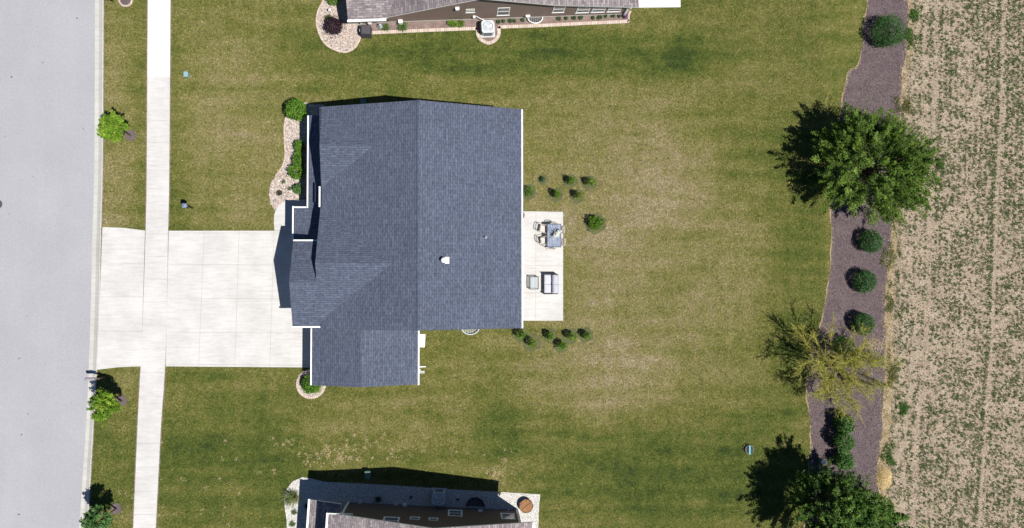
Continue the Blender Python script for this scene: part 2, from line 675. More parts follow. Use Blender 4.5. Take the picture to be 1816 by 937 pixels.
def cloud(name, V, C, material, parent=None):
    """V: (n, k, 3) small faces, C: (n, 3) own colour of each; one mesh"""
    n, k, _ = V.shape
    me = bpy.data.meshes.new(name)
    o0 = ORG.get(parent, Vector((0, 0, 0))) if parent else Vector((0, 0, 0))
    me.vertices.add(n * k)
    me.vertices.foreach_set('co', (V - np.array(o0)).astype(np.float32).ravel())
    me.loops.add(n * k)
    me.loops.foreach_set('vertex_index', np.arange(n * k, dtype=np.int32))
    me.polygons.add(n)
    me.polygons.foreach_set('loop_start', np.arange(0, n * k, k, dtype=np.int32))
    me.update(calc_edges=True)
    a = me.attributes.new('tint', 'FLOAT_COLOR', 'POINT')
    cc = np.ones((n, k, 4), np.float32)
    cc[:, :, :3] = C[:, None, :]
    a.data.foreach_set('color', cc.ravel())
    me.materials.append(material)
    o = bpy.data.objects.new(name, me)
    COL.objects.link(o)
    if parent:
        o.parent = parent
        ORG[o] = o0
    return o


def leaf_quads(P, size, up=0.5, aspect=0.62, rng=RNG, D=None):
    """pointed leaf quads at points P, of random tilt (or along D)"""
    n = len(P)
    nr = rng.normal(size=(n, 3))
    nr[:, 2] = np.abs(nr[:, 2]) + up
    nr /= np.linalg.norm(nr, axis=1)[:, None]
    d = rng.normal(size=(n, 3)) if D is None else D + rng.normal(size=(n, 3)) * 0.35
    d -= nr * (d * nr).sum(1)[:, None]
    d /= np.linalg.norm(d, axis=1)[:, None] + 1e-9
    s = np.cross(nr, d)
    L = (size * rng.uniform(0.6, 1.35, n))[:, None]
    W = L * aspect
    return np.stack([P - d * L * 0.5, P + s * W * 0.5, P + d * L * 0.5, P - s * W * 0.5], 1)


def tints(n, cols, rng=RNG, var=0.18):
    cols = np.array(cols)
    c = cols[rng.integers(0, len(cols), n)]
    return c * rng.uniform(1 - var, 1 + var, (n, 1)) * rng.uniform(0.93, 1.07, (n, 3))


def inpoly(X, Y, poly):
    r = np.zeros(len(X), bool)
    j = len(poly) - 1
    for i in range(len(poly)):
        xi, yi = poly[i][0], poly[i][1]
        xj, yj = poly[j][0], poly[j][1]
        c = ((yi > Y) != (yj > Y))
        with np.errstate(divide='ignore', invalid='ignore'):
            c &= X < (xj - xi) * (Y - yi) / (yj - yi + 1e-12) + xi
        r ^= c
        j = i
    return r


NO_GRASS = []


def ccw(poly):
    a = sum(poly[i][0] * poly[(i + 1) % len(poly)][1] - poly[(i + 1) % len(poly)][0] * poly[i][1] for i in range(len(poly)))
    return list(poly) if a > 0 else list(reversed(poly))


def pxpoly(pts, z=0.0):
    return ccw([G(x, y, z) for x, y in pts])


def smooth_closed(pts, n=6):
    out = []
    N = len(pts)
    for i in range(N):
        p0, p1, p2, p3 = (Vector(pts[(i + k - 1) % N]) for k in range(4))
        for s in range(n):
            t = s / n
            q = 0.5 * ((2 * p1) + (-p0 + p2) * t + (2 * p0 - 5 * p1 + 4 * p2 - p3) * t * t + (-p0 + 3 * p1 - 3 * p2 + p3) * t ** 3)
            out.append((q.x, q.y))
    return out


def smooth_open(pts, n=8):
    P = [pts[0]] + list(pts) + [pts[-1]]
    out = []
    for i in range(1, len(P) - 2):
        p0, p1, p2, p3 = (Vector(P[i + k - 1]) for k in range(4))
        for s in range(n):
            t = s / n
            q = 0.5 * ((2 * p1) + (-p0 + p2) * t + (2 * p0 - 5 * p1 + 4 * p2 - p3) * t * t + (-p0 + 3 * p1 - 3 * p2 + p3) * t ** 3)
            out.append((q.x, q.y))
    out.append(tuple(pts[-1]))
    return out


def strip(mb, left, right, z, mi=0):
    for i in range(len(left) - 1):
        mb.face([(left[i][0], left[i][1], z), (right[i][0], right[i][1], z), (right[i + 1][0], right[i + 1][1], z), (left[i + 1][0], left[i + 1][1], z)], mi)


# ------------------------------------------------------------------ the ground
Z_LAWN, Z_WALK, Z_ROAD = 0.0, 0.03, -0.11
MB().face([(-700, -700, -0.3), (700, -700, -0.3), (700, 700, -0.3), (-700, 700, -0.3)]).build('ground', M_EARTH)['kind'] = 'structure'


def ext(pts, far=150):
    """image points (top to bottom) -> world polyline carried on beyond the frame both ways"""
    w = [Vector(G(*p)) for p in pts]
    a = w[0] + (w[0] - w[1]).normalized() * far
    b = w[-1] + (w[-1] - w[-2]).normalized() * far
    return [tuple(a)] + smooth_open([tuple(p) for p in w], 6) + [tuple(b)]


def xat(line, y):
    for (x0, y0), (x1, y1) in zip(line, line[1:]):
        if (y0 >= y >= y1) or (y0 <= y <= y1):
            return x0 + (x1 - x0) * (y - y0) / (y1 - y0 + 1e-9)
    return line[0][0]


YS = sorted(set([150, 60, 30] + [19 - 0.6 * i for i in range(62)] + [-30, -60, -150]), reverse=True)
L_ROAD = ext([(167, 0), (166, 280), (162, 440), (158, 600), (152, 740), (139, 937)])
L_CURB = ext([(184, 0), (182.6, 280), (180, 400), (175, 600), (167, 740), (156, 937)])
L_SWL = ext([(262.5, 0), (260.5, 300), (258.5, 410), (252, 600), (245, 740), (236.5, 937)])
L_SWR = ext([(302.5, 0), (300.5, 300), (298.5, 410), (294.5, 620), (285.5, 760), (276.5, 937)])
roadE = [(xat(L_ROAD, y), y) for y in YS]
curbE = [(xat(L_CURB, y), y) for y in YS]
swL = [(xat(L_SWL, y), y) for y in YS]
swR = [(xat(L_SWR, y), y) for y in YS]
RW = 9.2
roadW = [(x - RW, y) for x, y in roadE]
curbW = [(x - RW - 0.65, y) for x, y in roadE]
m = MB()
strip(m, roadW, roadE, Z_ROAD)
m.build('road', M_ROAD)['kind'] = 'structure'

# rolled kerb with its gutter pan
def curb(a, b, sgn):
    m = MB()
    prof = [(0.0, Z_ROAD + 0.004), (0.42, Z_ROAD + 0.0), (0.72, -0.035), (0.86, 0.012), (1.0, 0.015)]
    for i in range(len(a) - 1):
        for (t0, z0), (t1, z1) in zip(prof, prof[1:]):
            q = []
            for (k, t, z) in ((i, t0, z0), (i, t1, z1), (i + 1, t1, z1), (i + 1, t0, z0)):
                q.append((a[k][0] + (b[k][0] - a[k][0]) * t, a[k][1], z))
            if sgn > 0:
                q.reverse()
            m.face(list(reversed(q)) if sgn > 0 else q)
    return m


m = curb(roadE, curbE, 1)
for py in (70, 160, 330, 408, 492, 577, 662, 745, 832, 915):
    y = G(165, py)[1]
    a, b = xat(L_ROAD, y), xat(L_CURB, y)
    w = b - a
    m.face([(a, y - .014, Z_ROAD + .006), (a + .42 * w, y - .014, Z_ROAD + .004), (a + .42 * w, y + .014, Z_ROAD + .004), (a, y + .014, Z_ROAD + .006)], 1)
    m.face([(a + .86 * w, y - .014, .016), (b, y - .014, .019), (b, y + .014, .019), (a + .86 * w, y + .014, .016)], 1)
o = m.build('kerb', [M_CONC_OLD, M_JOINT])
o['kind'] = 'structure'
o = curb(roadW, curbW, -1).build('kerb', M_CONC_OLD)
o['kind'] = 'structure'

m = MB()
m.face([(curbW[i][0], curbW[i][1], 0) for i in range(len(YS))] + [(-300, -150, 0), (-300, 150, 0)])
o = m.build('far_verge', M_LAWN)
o['kind'] = 'structure'
m = MB()
east = [(300, y) for y in YS]
strip(m, curbE, east, Z_LAWN)
o = m.build('lawn', M_LAWN)
o['kind'] = 'structure'
NO_GRASS.append(ccw([(-60, 150)] + curbE + [(-60, -150)]))


def slabsheet(name, poly, z, mats, joints=(), th=0.12, jw=0.022, mi=0):
    poly = ccw(poly)
    m = MB()
    m.prism(poly, z - th, z, mi, 0 if len(mats) < 3 else 2)
    for (a, b) in joints:
        a, b = Vector(a), Vector(b)
        d = (b - a).normalized()
        s = Vector((-d.y, d.x)) * jw / 2
        zz = z + 0.004
        m.face([(a.x + s.x, a.y + s.y, zz), (a.x - s.x, a.y - s.y, zz), (b.x - s.x, b.y - s.y, zz), (b.x + s.x, b.y + s.y, zz)], 1)
    o = m.build(name, list(mats))
    o['kind'] = 'structure'
    NO_GRASS.append(poly)
    return o


# sidewalk: the new white flags beyond the lot line and the older ones
yb = G(280, 136)[1]
for nm, sel, mm in (('sidewalk', lambda y: y > yb, M_CONC_NEW), ('sidewalk', lambda y: y <= yb, M_CONC)):
    ys = [y for y in YS if sel(y)]
    ys = (ys + [yb]) if sel(999) else ([yb] + ys)
    ys = [y for y in ys if abs(y) < 100]
    lft = [(xat(L_SWL, y), y) for y in ys]
    rgt = [(xat(L_SWR, y), y) for y in ys]
    jn = []
    pys = [17, 57, 97, 136] if sel(999) else [175, 214, 253, 293, 335, 375, 415, 455, 495, 535.5, 577, 619, 661, 703, 745, 787, 829, 871, 912]
    for py in pys:
        y = G(275, py)[1]
        if abs(y - yb) < .05:
            continue
        jn.append(((xat(L_SWL, y) + .01, y), (xat(L_SWR, y) - .01, y)))
    slabsheet(nm, lft + rgt[::-1], Z_WALK, [mm, M_JOINT, M_SLABEDGE], jn, jw=0.016)

for nm, ln_, o0, o1 in (('soil_edge', L_SWL, -.07, .02), ('soil_edge', L_SWR, -.02, .06), ('soil_edge', L_CURB, -.01, .05)):
    m = MB()
    ys = [G(200, 937 + 60)[1] + (G(200, -60)[1] - G(200, 997)[1]) * k / 120 for k in range(121)]
    yt, yb2 = G(200, 402)[1], G(200, 653)[1]
    for ya_, yc_ in zip(ys, ys[1:]):
        if yb2 < yc_ and ya_ < yt:
            continue
        wa = .012 * math.sin(ya_ * 9.1) + .01 * math.sin(ya_ * 23)
        m.face([(xat(ln_, ya_) + o0 - abs(wa), ya_, .007), (xat(ln_, ya_) + o1 + wa, ya_, .007), (xat(ln_, yc_) + o1 + wa, yc_, .007), (xat(ln_, yc_) + o0, yc_, .007)])
    o = m.build(nm, M_MULCHB)
    o['kind'] = 'structure'

# driveway: apron and main slab
ap = [(x, y) for x, y in [G(182, 403), G(220, 404.5), G(257.5, 409), G(250.5, 650), G(210, 651.5), G(172.5, 656)]]
slabsheet('driveway_apron', ap, Z_WALK - .006, [M_CONC, M_JOINT, M_SLABEDGE],
          [(G(179, 468.5), G(256, 468)), (G(176.5, 527), G(254.5, 527)), (G(174.5, 587), G(252.5, 588)), (G(181, 422), G(196, 405))])
dw = [G(299.5, 409.5), G(487, 409.5), G(530, 409.5), G(553, 409.5), G(556, 560), G(568, 575), G(568, 652), G(294.2, 650)]
V1 = [((362.5, 410), (352.5, 650)), ((424.5, 410), (416.5, 650)), ((486.5, 410), (478.5, 651))]
jn = [(G(*a), G(*b)) for a, b in V1]
jn += [(G(300, y0), G(556, y1)) for y0, y1 in ((413.5, 414), (469, 470.5), (529, 530.5), (589, 591), (646, 648))]
slabsheet('driveway', dw, Z_WALK, [M_CONC, M_JOINT, M_SLABEDGE], jn)
fw = smooth_open([G(487, 409.3), G(486, 392), G(488, 376), G(496, 363), (G(509, 356))], 5) + [G(532, 354.3), G(548, 353), G(572, 353), G(572, 409.3)]
slabsheet('front_walk', fw, Z_WALK + .005, [M_CONC, M_JOINT, M_SLABEDGE], [(G(487, 385), G(512, 385))])
pt = [G(918, 375), G(998.5, 376), G(998.5, 569), G(918, 569)]
slabsheet('patio', pt, Z_WALK + .03, [M_CONC, M_JOINT, M_SLABEDGE],
          [(G(950.5, 376), G(949.5, 568)), (G(918, 422), G(998, 423)), (G(918, 471), G(998, 471.5)), (G(918, 519), G(998, 520))], jw=.018)
slabsheet('neighbour_patio', [G(1118, 18), G(1120, 14.5), G(1206.5, 13.5), G(1205, -90), G(1118, -90)], Z_WALK + .03, [M_CONC_NEW, M_JOINT, M_SLABEDGE],
          [(G(1157, 12), G(1155, -80))])

# mulch bed between lawn and field, field, dry strips
ML = [(1539, -60), (1538.5, 0), (1533, 49), (1523, 115), (1508, 125), (1500, 149), (1494, 180), (1484, 260), (1476, 340), (1474, 386), (1475.5, 437), (1470.5, 498),
      (1464, 536), (1456, 576), (1440, 625), (1430, 673), (1434, 722), (1439, 779), (1436, 815), (1432, 880), (1428, 937), (1425, 1010)]
MR = [(1612, -60), (1610, 0), (1608, 80), (1601, 122), (1597, 165), (1594, 260), (1588, 350), (1579, 423), (1573.5, 477), (1569.5, 530), (1568, 575),
      (1570, 600), (1566, 707), (1563, 771), (1559, 803), (1556, 838), (1560, 880), (1570, 937), (1575, 1010)]
wml = smooth_open([G(*p) for p in ML], 5)
wmr = smooth_open([G(*p) for p in MR], 5)


def wob(line, amp):
    return [(x + amp * math.sin(i * 1.7) * math.cos(i * .6), y) for i, (x, y) in enumerate(line)]


wml, wmr = wob(wml, .05), wob(wmr, .08)
mulch_poly = ccw(wml + wmr[::-1])
m = MB()
m.prism(mulch_poly, -0.05, 0.030)
o = m.build('mulch_bed', M_MULCH)
o['kind'] = 'structure'
NO_GRASS.append(mulch_poly)
dry_poly = ccw([(x - .07 - .05 * math.sin(i * .9), y) for i, (x, y) in enumerate(wml)] + [(x + .05, y) for x, y in wml][::-1])
o = MB().prism(dry_poly, -0.05, 0.012).build('dry_edge', M_DRYSTRIP)
o['kind'] = 'structure'
NO_GRASS.append(dry_poly)
FL = [(1622, -3000), (1622, -60), (1618, 0), (1612, 120), (1600, 200), (1596, 300), (1590, 430), (1586, 520), (1584, 580), (1586, 640), (1582, 720), (1576, 790), (1570, 850), (1585, 937), (1590, 1010), (1590, 3500)]
wfl = [G(*p) for p in FL]
wfl = [wfl[0]] + smooth_open(wfl[1:-1], 5) + [wfl[-1]]
wfl = [wfl[0]] + wob(wfl[1:-1], .1) + [wfl[-1]]
field_poly = ccw(wfl + [(295, wfl[-1][1]), (295, wfl[0][1])])
o = MB().prism(field_poly, -0.05, 0.018).build('field_soil', M_SOIL)
o['kind'] = 'structure'
NO_GRASS.append(field_poly)
gap_poly = ccw([(x - .2, y) for x, y in wmr] + [(x + .3, y) for x, y in wfl[1:-1]][::-1])
o = MB().prism(gap_poly, -0.05, 0.010).build('weedy_strip', M_DRYSTRIP)
o['kind'] = 'structure'

# planting beds of stones
FB = [(533, 184), (547, 184), (575, 186), (585, 230), (585, 352), (536, 352), (509, 356.5), (498, 361), (487, 374), (480.5, 362), (477.5, 345), (480, 327), (489, 312), (501, 295), (506, 275), (504.5, 245),
      (505, 220), (510, 204), (522, 190)]
fb_poly = ccw([G(*p) for p in FB[:9]] + smooth_open([G(*p) for p in FB[9:]], 5))
o = MB().prism(fb_poly, -0.05, 0.028).build('pebble_bed', M_PEB)
o['kind'] = 'structure'
NO_GRASS.append(fb_poly)
SB_c = G(552, 681)
sb_poly = ccw([(SB_c[0] + .98 * math.cos(a), SB_c[1] + .98 * math.sin(a)) for a in [math.pi * 2 * k / 30 for k in range(30)]])
o = MB().prism(sb_poly, -0.05, 0.028).build('pebble_bed', M_PEB)
o['kind'] = 'structure'
NO_GRASS.append(sb_poly)
TB = [(600, -60), (572, -30), (573.5, 0), (565, 18), (561.5, 38), (566, 59), (576, 77), (592, 88), (612, 93), (628, 86), (637, 73), (640.5, 60), (641, 44), (650, 0), (650, -60)]
tb_poly = ccw(smooth_open([G(*p) for p in TB], 4))
o = MB().prism(tb_poly, -0.05, 0.028).build('pebble_bed', M_PEB)
o['kind'] = 'structure'
NO_GRASS.append(tb_poly)
NB = [(640, 62), (850, 54), (850, 40), (640, 40)]
BB = [(509, 1000), (508.5, 937), (508.5, 923), (506, 907), (503.5, 886), (508, 868), (519, 854), (536, 846.5), (552, 848.5), (564, 852), (579, 855), (639, 857.6), (698, 861), (758, 865), (816, 869), (885, 872.5), (958, 877),
      (956, 900), (954.5, 937), (953, 1000)]
bb_poly = ccw([G(*p) for p in BB])
o = MB().prism(bb_poly, -0.05, 0.028).build('gravel_bed', M_PEBW)
o['kind'] = 'structure'
NO_GRASS.append(bb_poly)
nb_poly = ccw([G(*p) for p in [(641, 58), (845, 50), (848, 66), (856, 77), (866, 80), (877, 77), (884, 66), (886, 48), (1113, 38), (1116, 18), (1116, 0), (641, 0)]])
o = MB().prism(nb_poly, -0.05, 0.02).build('flower_bed', M_MULCHB)
o['kind'] = 'structure'
NO_GRASS.append(nb_poly)


def edging(name, label, line, w, z=0.07):
    """low row of pavers following a line"""
    m = MB()
    P = [Vector(p) for p in line]
    s = 0
    prev = None
    for i, p in enumerate(P):
        d = (P[min(i + 1, len(P) - 1)] - P[max(i - 1, 0)]).normalized()
        nrm = Vector((-d.y, d.x)) * w / 2
        a, b = p + nrm, p - nrm
        if prev:
            pa, pb, ps = prev
            s = ps + (p - P[i - 1]).length
            m.face([(pb.x, pb.y, z), (b.x, b.y, z), (a.x, a.y, z), (pa.x, pa.y, z)], 0, [(ps, 0.02), (s, 0.02), (s, .38), (ps, .38)])
            for q0, q1 in ((pb, b), (a, pa)):
                m.face([(q0.x, q0.y, -.02), (q1.x, q1.y, -.02), (q1.x, q1.y, z), (q0.x, q0.y, z)], 0, [(ps, 0.02), (s, .02), (s, .1), (ps, .1)])
            if i == 1:
                m.face([(pa.x, pa.y, -.02), (pb.x, pb.y, -.02), (pb.x, pb.y, z), (pa.x, pa.y, z)])
            if i == len(P) - 1:
                m.face([(b.x, b.y, -.02), (a.x, a.y, -.02), (a.x, a.y, z), (b.x, b.y, z)])
            NO_GRASS.append(ccw([tuple(pa), tuple(pb), tuple(b), tuple(a)]))
        prev = (a, b, s)
    o = m.build(name, M_PAVER)
    tag(o, label, 'garden edging')
    return o


edging('paver_edging', 'long pinkish paver edging with a rounded loop round the grey air conditioner',
       smooth_open([G(*p) for p in [(643, 59.5), (700, 57), (770, 54), (838, 51.5), (846, 52), (847.5, 62), (853, 71), (866, 77), (878, 72), (884.5, 62), (885, 50), (892, 48.5), (960, 46), (1040, 42), (1108, 39), (1113, 37.5)]], 6), .22)
edging('paver_edging', 'short white paver edging turning up to the neighbour patio beside the purple flowers',
       [G(1114.5, 35), G(1115, 27), G(1118, 20)], .14, .075)
edging('paver_edging', 'narrow stone edging round the wavy pebble bed along the house front',
       smooth_open([G(*p) for p in FB[12:] + [(533, 184), (548, 184)]], 5), .09, .05)
edging('paver_edging', 'semicircle of pale stone edging round the bush at the garage corner',
       [(SB_c[0] + .9 * math.cos(a), SB_c[1] + .9 * math.sin(a)) for a in [math.pi * (-1.13 + 1.2 * k / 24) for k in range(25)]], .17, .08)
edging('paver_edging', 'stone edging round the large pebble bed with the purple bush',
       smooth_open([G(*p) for p in TB[1:12]], 4), .11, .05)


# ------------------------------------------------------------------ houses
def window(parent, p, u, nrm, w, h, z0, bars=1, name='window', fr=.09):
    """p: ground point of the middle, u along the wall, nrm outwards, both unit 2D vectors"""
    u3, n3 = Vector((u[0], u[1], 0)), Vector((nrm[0], nrm[1], 0))
    R = Matrix((u3, n3, Vector((0, 0, 1)))).transposed()
    c = Vector((p[0], p[1], z0 + h / 2))
    m = MB()
    for s in (-1, 1):
        m.box(c + n3 * .006 + u3 * s * (w / 2 - fr / 2), (fr, .036, h), M=R)
        m.box(c + n3 * .007 + Vector((0, 0, s * (h / 2 - fr / 2))), (w - 2 * fr, .036, fr), M=R)
    for b in range(bars):
        m.box(c + n3 * .003 + Vector((0, 0, -h / 2 + h * (b + 1) / (bars + 1))), (w - 2 * fr, .034, .055), M=R)
    f = m.build(name, M_WHITE, parent)
    MB().box(c + n3 * .001, (w - 2 * fr + .01, .014, h - 2 * fr + .01), M=R).build('pane', M_GLASS, f)
    MB().box(c + n3 * .012 + Vector((0, 0, -h / 2 - .028)), (w + .06, .05, .05), M=R).build('sill', M_WHITE, f)
    return f


def gable_walls(m, axis, a0, a1, b0, b1, prof, z0=0.0, mi=0):
    """solid under a roof. axis 'y': profile across x from a list of (x, z), extruded y b0..b1"""
    pts = prof
    if axis == 'y':
        f = lambda s, t, z: (s, t, z)
    else:
        f = lambda s, t, z: (t, s, z)
    top = pts
    n = len(top)
    A = [f(s, b0, z) for s, z in top] + [f(top[-1][0], b0, z0), f(top[0][0], b0, z0)]
    B = [f(s, b1, z) for s, z in top] + [f(top[-1][0], b1, z0), f(top[0][0], b1, z0)]
    m.face(A, mi)
    m.face(list(reversed(B)), mi)
    k = len(A)
    for i in range(k):
        j = (i + 1) % k
        m.face([A[j], A[i], B[i], B[j]], mi)


house = thing('house', 'slate grey shingled house with several gables in the middle, beside the wide driveway', 'house', (-2.8, 4.3, 0))
YN, YS_ = 11.2, -2.55
XW, XE, XR = -8.86, 3.52, -2.78
ZE, ZR = 4.17, 6.25
pm = (ZR - ZE) / (XR - XW)
m = MB()
m.slab([(XW, YS_, ZE), (XR, YS_, ZR), (XR, YN, ZR), (XW, YN, ZE)])
m.slab([(XR, YS_, ZR), (XE, YS_, ZE), (XE, YN, ZE), (XR, YN, ZR)])
# ridge cap
m.slab([(XR - .14, YS_ - .01, ZR - .03), (XR, YS_ - .01, ZR + .035), (XR, YN + .01, ZR + .035), (XR - .14, YN + .01, ZR - .03)], .03)
m.slab([(XR, YS_ - .01, ZR + .035), (XR + .14, YS_ - .01, ZR - .03), (XR + .14, YN + .01, ZR - .03), (XR, YN + .01, ZR + .035)], .03)
# cross gable A (north)
ya, za, pa_ = 8.59, 5.3, (5.3 - 4.17) / 2.42
xa = XW + (za - ZE) / pm
zan = za - pa_ * (YN - ya)
xan = XW + (zan - ZE) / pm + .02
zas = za - pa_ * (ya - 6.25)
m.slab([(-8.80, ya, za), (-8.88, 6.2, za - pa_ * (ya - 6.2)), (XW + .06, 6.2, za - pa_ * (ya - 6.2)), (xa, ya, za)], .14)
m.slab([(-8.88, YN - .004, zan), (-8.80, ya, za), (xa, ya, za), (xan + .05, YN - .004, zan)], .14)
# cross gable B, and garage gable C in front of it, sharing the south plane
yB, zB, pB = 1.45, 5.7, .433
ys, zs = -2.38, 5.7 - .433 * 3.83
yC = .35
zC = zB - pB * (yB - yC)
yCn = 2.86
zCn = zC - pB * (yCn - yC)
xB = XW + (zB - ZE) / pm
xs = XW + max(0.0, zs - ZE) / pm
m.slab([(-8.94, yB, zB), (-8.92, 4.98, zB - pB * (4.98 - yB)), (XW + .05, 4.98, zB - pB * (4.98 - yB)), (xB, yB, zB)], .14)
m.slab([(-8.94, yC, zC), (-10.57, yC, zC), (-10.60, ys, zs), (-8.30, ys, zs), (xB, yB, zB), (-8.94, yB, zB)], .14)
m.slab([(-10.57, yC, zC), (-8.6, yC, zC), (-8.6, yCn, zCn), (-10.57, yCn, zCn)], .14)
# garage wing D (south)
xD0, xD1, xDr, zD, zDr = -9.72, -3.02, -6.47, 2.42, 3.62
m.slab([(xD0, -6.2, zD), (xDr, -6.2, zDr), (xDr, YS_ + .06, zDr), (xD0, YS_ + .06, zD)], .14)
m.slab([(xDr, -6.2, zDr), (xD1, -6.2, zD), (xD1, YS_ + .06, zD), (xDr, YS_ + .06, zDr)], .14)
m.build('roof', [M_SHG, M_WHITE], house)
# porch roof
m = MB()
pp = .30
m.slab([(-10.02, 5.08, 2.4), (-8.6, 3.66, 2.4 + pp * 1.42), (-8.6, 11.03, 2.4 + pp * 1.42), (-10.02, 11.03, 2.4)], .12)
m.slab([(-10.93, 5.08, 2.4), (-8.85, 3.0, 2.4 + pp * 2.08), (-8.6, 3.0, 2.4 + pp * 2.08), (-8.6, 3.66, 2.4 + pp * 1.42), (-10.02, 5.08, 2.4)], .12)
m.slab([(-10.93, 5.08, 2.4), (-10.93, 2.6, 2.4), (-8.6, 2.6, 2.4 + pp * 2.33), (-8.85, 3.0, 2.4 + pp * 2.08)], .12)
m.build('porch_roof', [M_SHG, M_WHITE], house)
# walls
m = MB()
e = .2


def mz(x):
    return (ZE + pm * (x - XW) if x < XR else ZR - (ZR - ZE) / (XE - XR) * (x - XR)) - .17


gable_walls(m, 'y', 0, 0, YS_ + .3, YN - .3, [(XW + .34, mz(XW + .34)), (XR, mz(XR)), (XE - .34, mz(XE - .34))])
gable_walls(m, 'x', 0, 0, -8.62, -7.4, [(6.6, za - pa_ * 2 - .2), (ya, za - .16), (10.85, za - pa_ * 2.26 - .2)], 2.0)
gable_walls(m, 'x', 0, 0, -8.61, -7.2, [(-2.1, zs + .1 - .16), (yB, zB - .16), (4.65, zB - pB * 3.2 - .16)], 1.0)
gable_walls(m, 'x', 0, 0, -10.25, -8.4, [(-2.08, zs - .03), (yC, zC - .15), (2.56, zC - pB * 2.21 - .15)])
gable_walls(m, 'y', 0, 0, -5.9, YS_ + .25, [(xD0 + .33, zD - .04), (xDr, zDr - .16), (xD1 - .33, zD - .04)])
m.build('wall', M_SIDE_BEIGE, house)
# gutters
for nm, p0, p1, side in (('gutter', (XE, YS_, ZE), (XE, YN, ZE), (1, 0)), ('gutter', (-8.94, 4.98, ZE), (-8.94, 6.25, ZE), (-1, 0)),
                         ('gutter', (-10.02, 5.08, 2.4), (-10.02, 11.03, 2.4), (-1, 0)), ('gutter', (-10.93, 2.92, 2.4), (-10.93, 5.2, 2.4), (-1, 0)),
                         ('gutter', (-10.93, 5.08, 2.4), (-10.15, 5.08, 2.4), (0, 1)), ('gutter', (-10.57, yCn, zCn), (-9.02, yCn, zCn), (0, 1)),
                         ('gutter', (-10.68, ys, zs), (-8.32, ys, zs), (0, -1)), ('gutter', (xD0, -6.2, zD), (xD0, -2.6, zD), (-1, 0)),
                         ('gutter', (xD1, -6.25, zD), (xD1, -2.6, zD), (1, 0))):
    a, b = Vector(p0), Vector(p1)
    c = (a + b) / 2 + Vector((side[0] * .05, side[1] * .05, -.075))
    L = (b - a).length
    sz = (.09, L, .12) if side[0] else (L, .09, .12)
    g = MB()
    g.box(c, sz)
    # rolled lip and hanger straps
    n = max(2, int(L / .8))
    for k in range(n):
        q = a.lerp(b, (k + .5) / n)
        g.box((q.x + side[0] * .05, q.y + side[1] * .05, q.z - .008), (.085, .03, .012) if side[0] else (.03, .085, .012))
    g.build(nm, M_WHITE, house)
for x, y, z in ((XE + .02, 10.6, 3.95), (XE + .02, -2.3, 3.95), (-2.9, -5.3, 2.2), (-9.6, -5.8, 2.2), (-9.85, 10.8, 2.3)):
    g = MB()
    xi = x - .22 if x > -5 else x + .2
    g.tube([(x, y, z), (xi, y, z - .35), (xi, y, .15), (x + (.25 if x > -5 else -.25), y, .05)], .045, 6)
    g.build('downspout', M_WHITE, house)
# splash tail of the south-east garage spout lying on the grass
# roof vents
ve = thing  # alias kept short
vx, vy = G(787, 462, 5.7)
vz = ZR - (ZR - ZE) / (XE - XR) * (vx - XR)
g = MB()
g.box((vx + .20, vy, vz - .04), (.26, .40, .03), M=Matrix.Rotation(math.atan((ZR - ZE) / (XE - XR)), 3, 'Y'))
fl = g.build('vent_flashing', M_WHITE, house)
g = MB()
g.tube([(vx, vy, vz - .05), (vx, vy, vz + .32)], .10, 16)
g.tube([(vx, vy, vz + .33), (vx, vy, vz + .40), (vx, vy, vz + .44)], [.16, .16, .03], 16)
g.build('vent_pipe', M_WHITE, house, True)
vx, vy = G(861.5, 421.5, 5.1)
vz = ZR - (ZR - ZE) / (XE - XR) * (vx - XR)
g = MB()
g.tube([(vx, vy, vz - .05), (vx, vy, vz + .26)], .055, 12, cap=False)
g.torus((vx, vy, vz + .26), .055, .012)
g.build('vent_pipe', M_WHITE, house, True)
# windows and doors (mostly under the eaves)
for y in (7.2, 9.9):
    window(house, (-8.6, y), (0, 1), (-1, 0), 1.2, 1.4, .9)
window(house, (XE - .34, 8.2), (0, 1), (1, 0), 1.5, 1.3, .9)
window(house, (XE - .34, 5.9), (0, 1), (1, 0), 1.5, 1.3, .9)
window(house, (XE - .34, -.8), (0, 1), (1, 0), 1.2, 1.3, .9)
window(house, (-5, YN - .3), (1, 0), (0, 1), 1.0, 1.2, 1.0)
window(house, (0, YN - .3), (1, 0), (0, 1), 1.0, 1.2, 1.0)
window(house, (-.2, YS_ + .3), (1, 0), (0, -1), 1.3, 1.2, 1.0)
window(house, (-6.4, -5.9), (1, 0), (0, -1), 1.0, 1.0, 1.1)


def door(x, y, w, h, axis, sgn, name, mt, panels):
    g = MB()
    s = (.06, w, h) if axis == 'x' else (w, .06, h)
    g.box((x, y, h / 2 + .03), s)
    for r in range(panels[1]):
        for c in range(panels[0]):
            ww, hh = w / panels[0] - .14, h / panels[1] - .14
            oc = -w / 2 + w * (c + .5) / panels[0]
            zc = .03 + h * (r + .5) / panels[1]
            if axis == 'x':
                g.box((x + sgn * .035, y + oc, zc), (.02, ww, hh))
            else:
                g.box((x + oc, y + sgn * .035, zc), (ww, .02, hh))
    d = g.build(name, mt, house)
    k = MB()
    k.box((x + sgn * .08 if axis == 'x' else x + w * .4, y - w * .38 if axis == 'x' else y + sgn * .08, 1.0), (.05, .05, .12))
    k.build('handle', M_DARK, d)


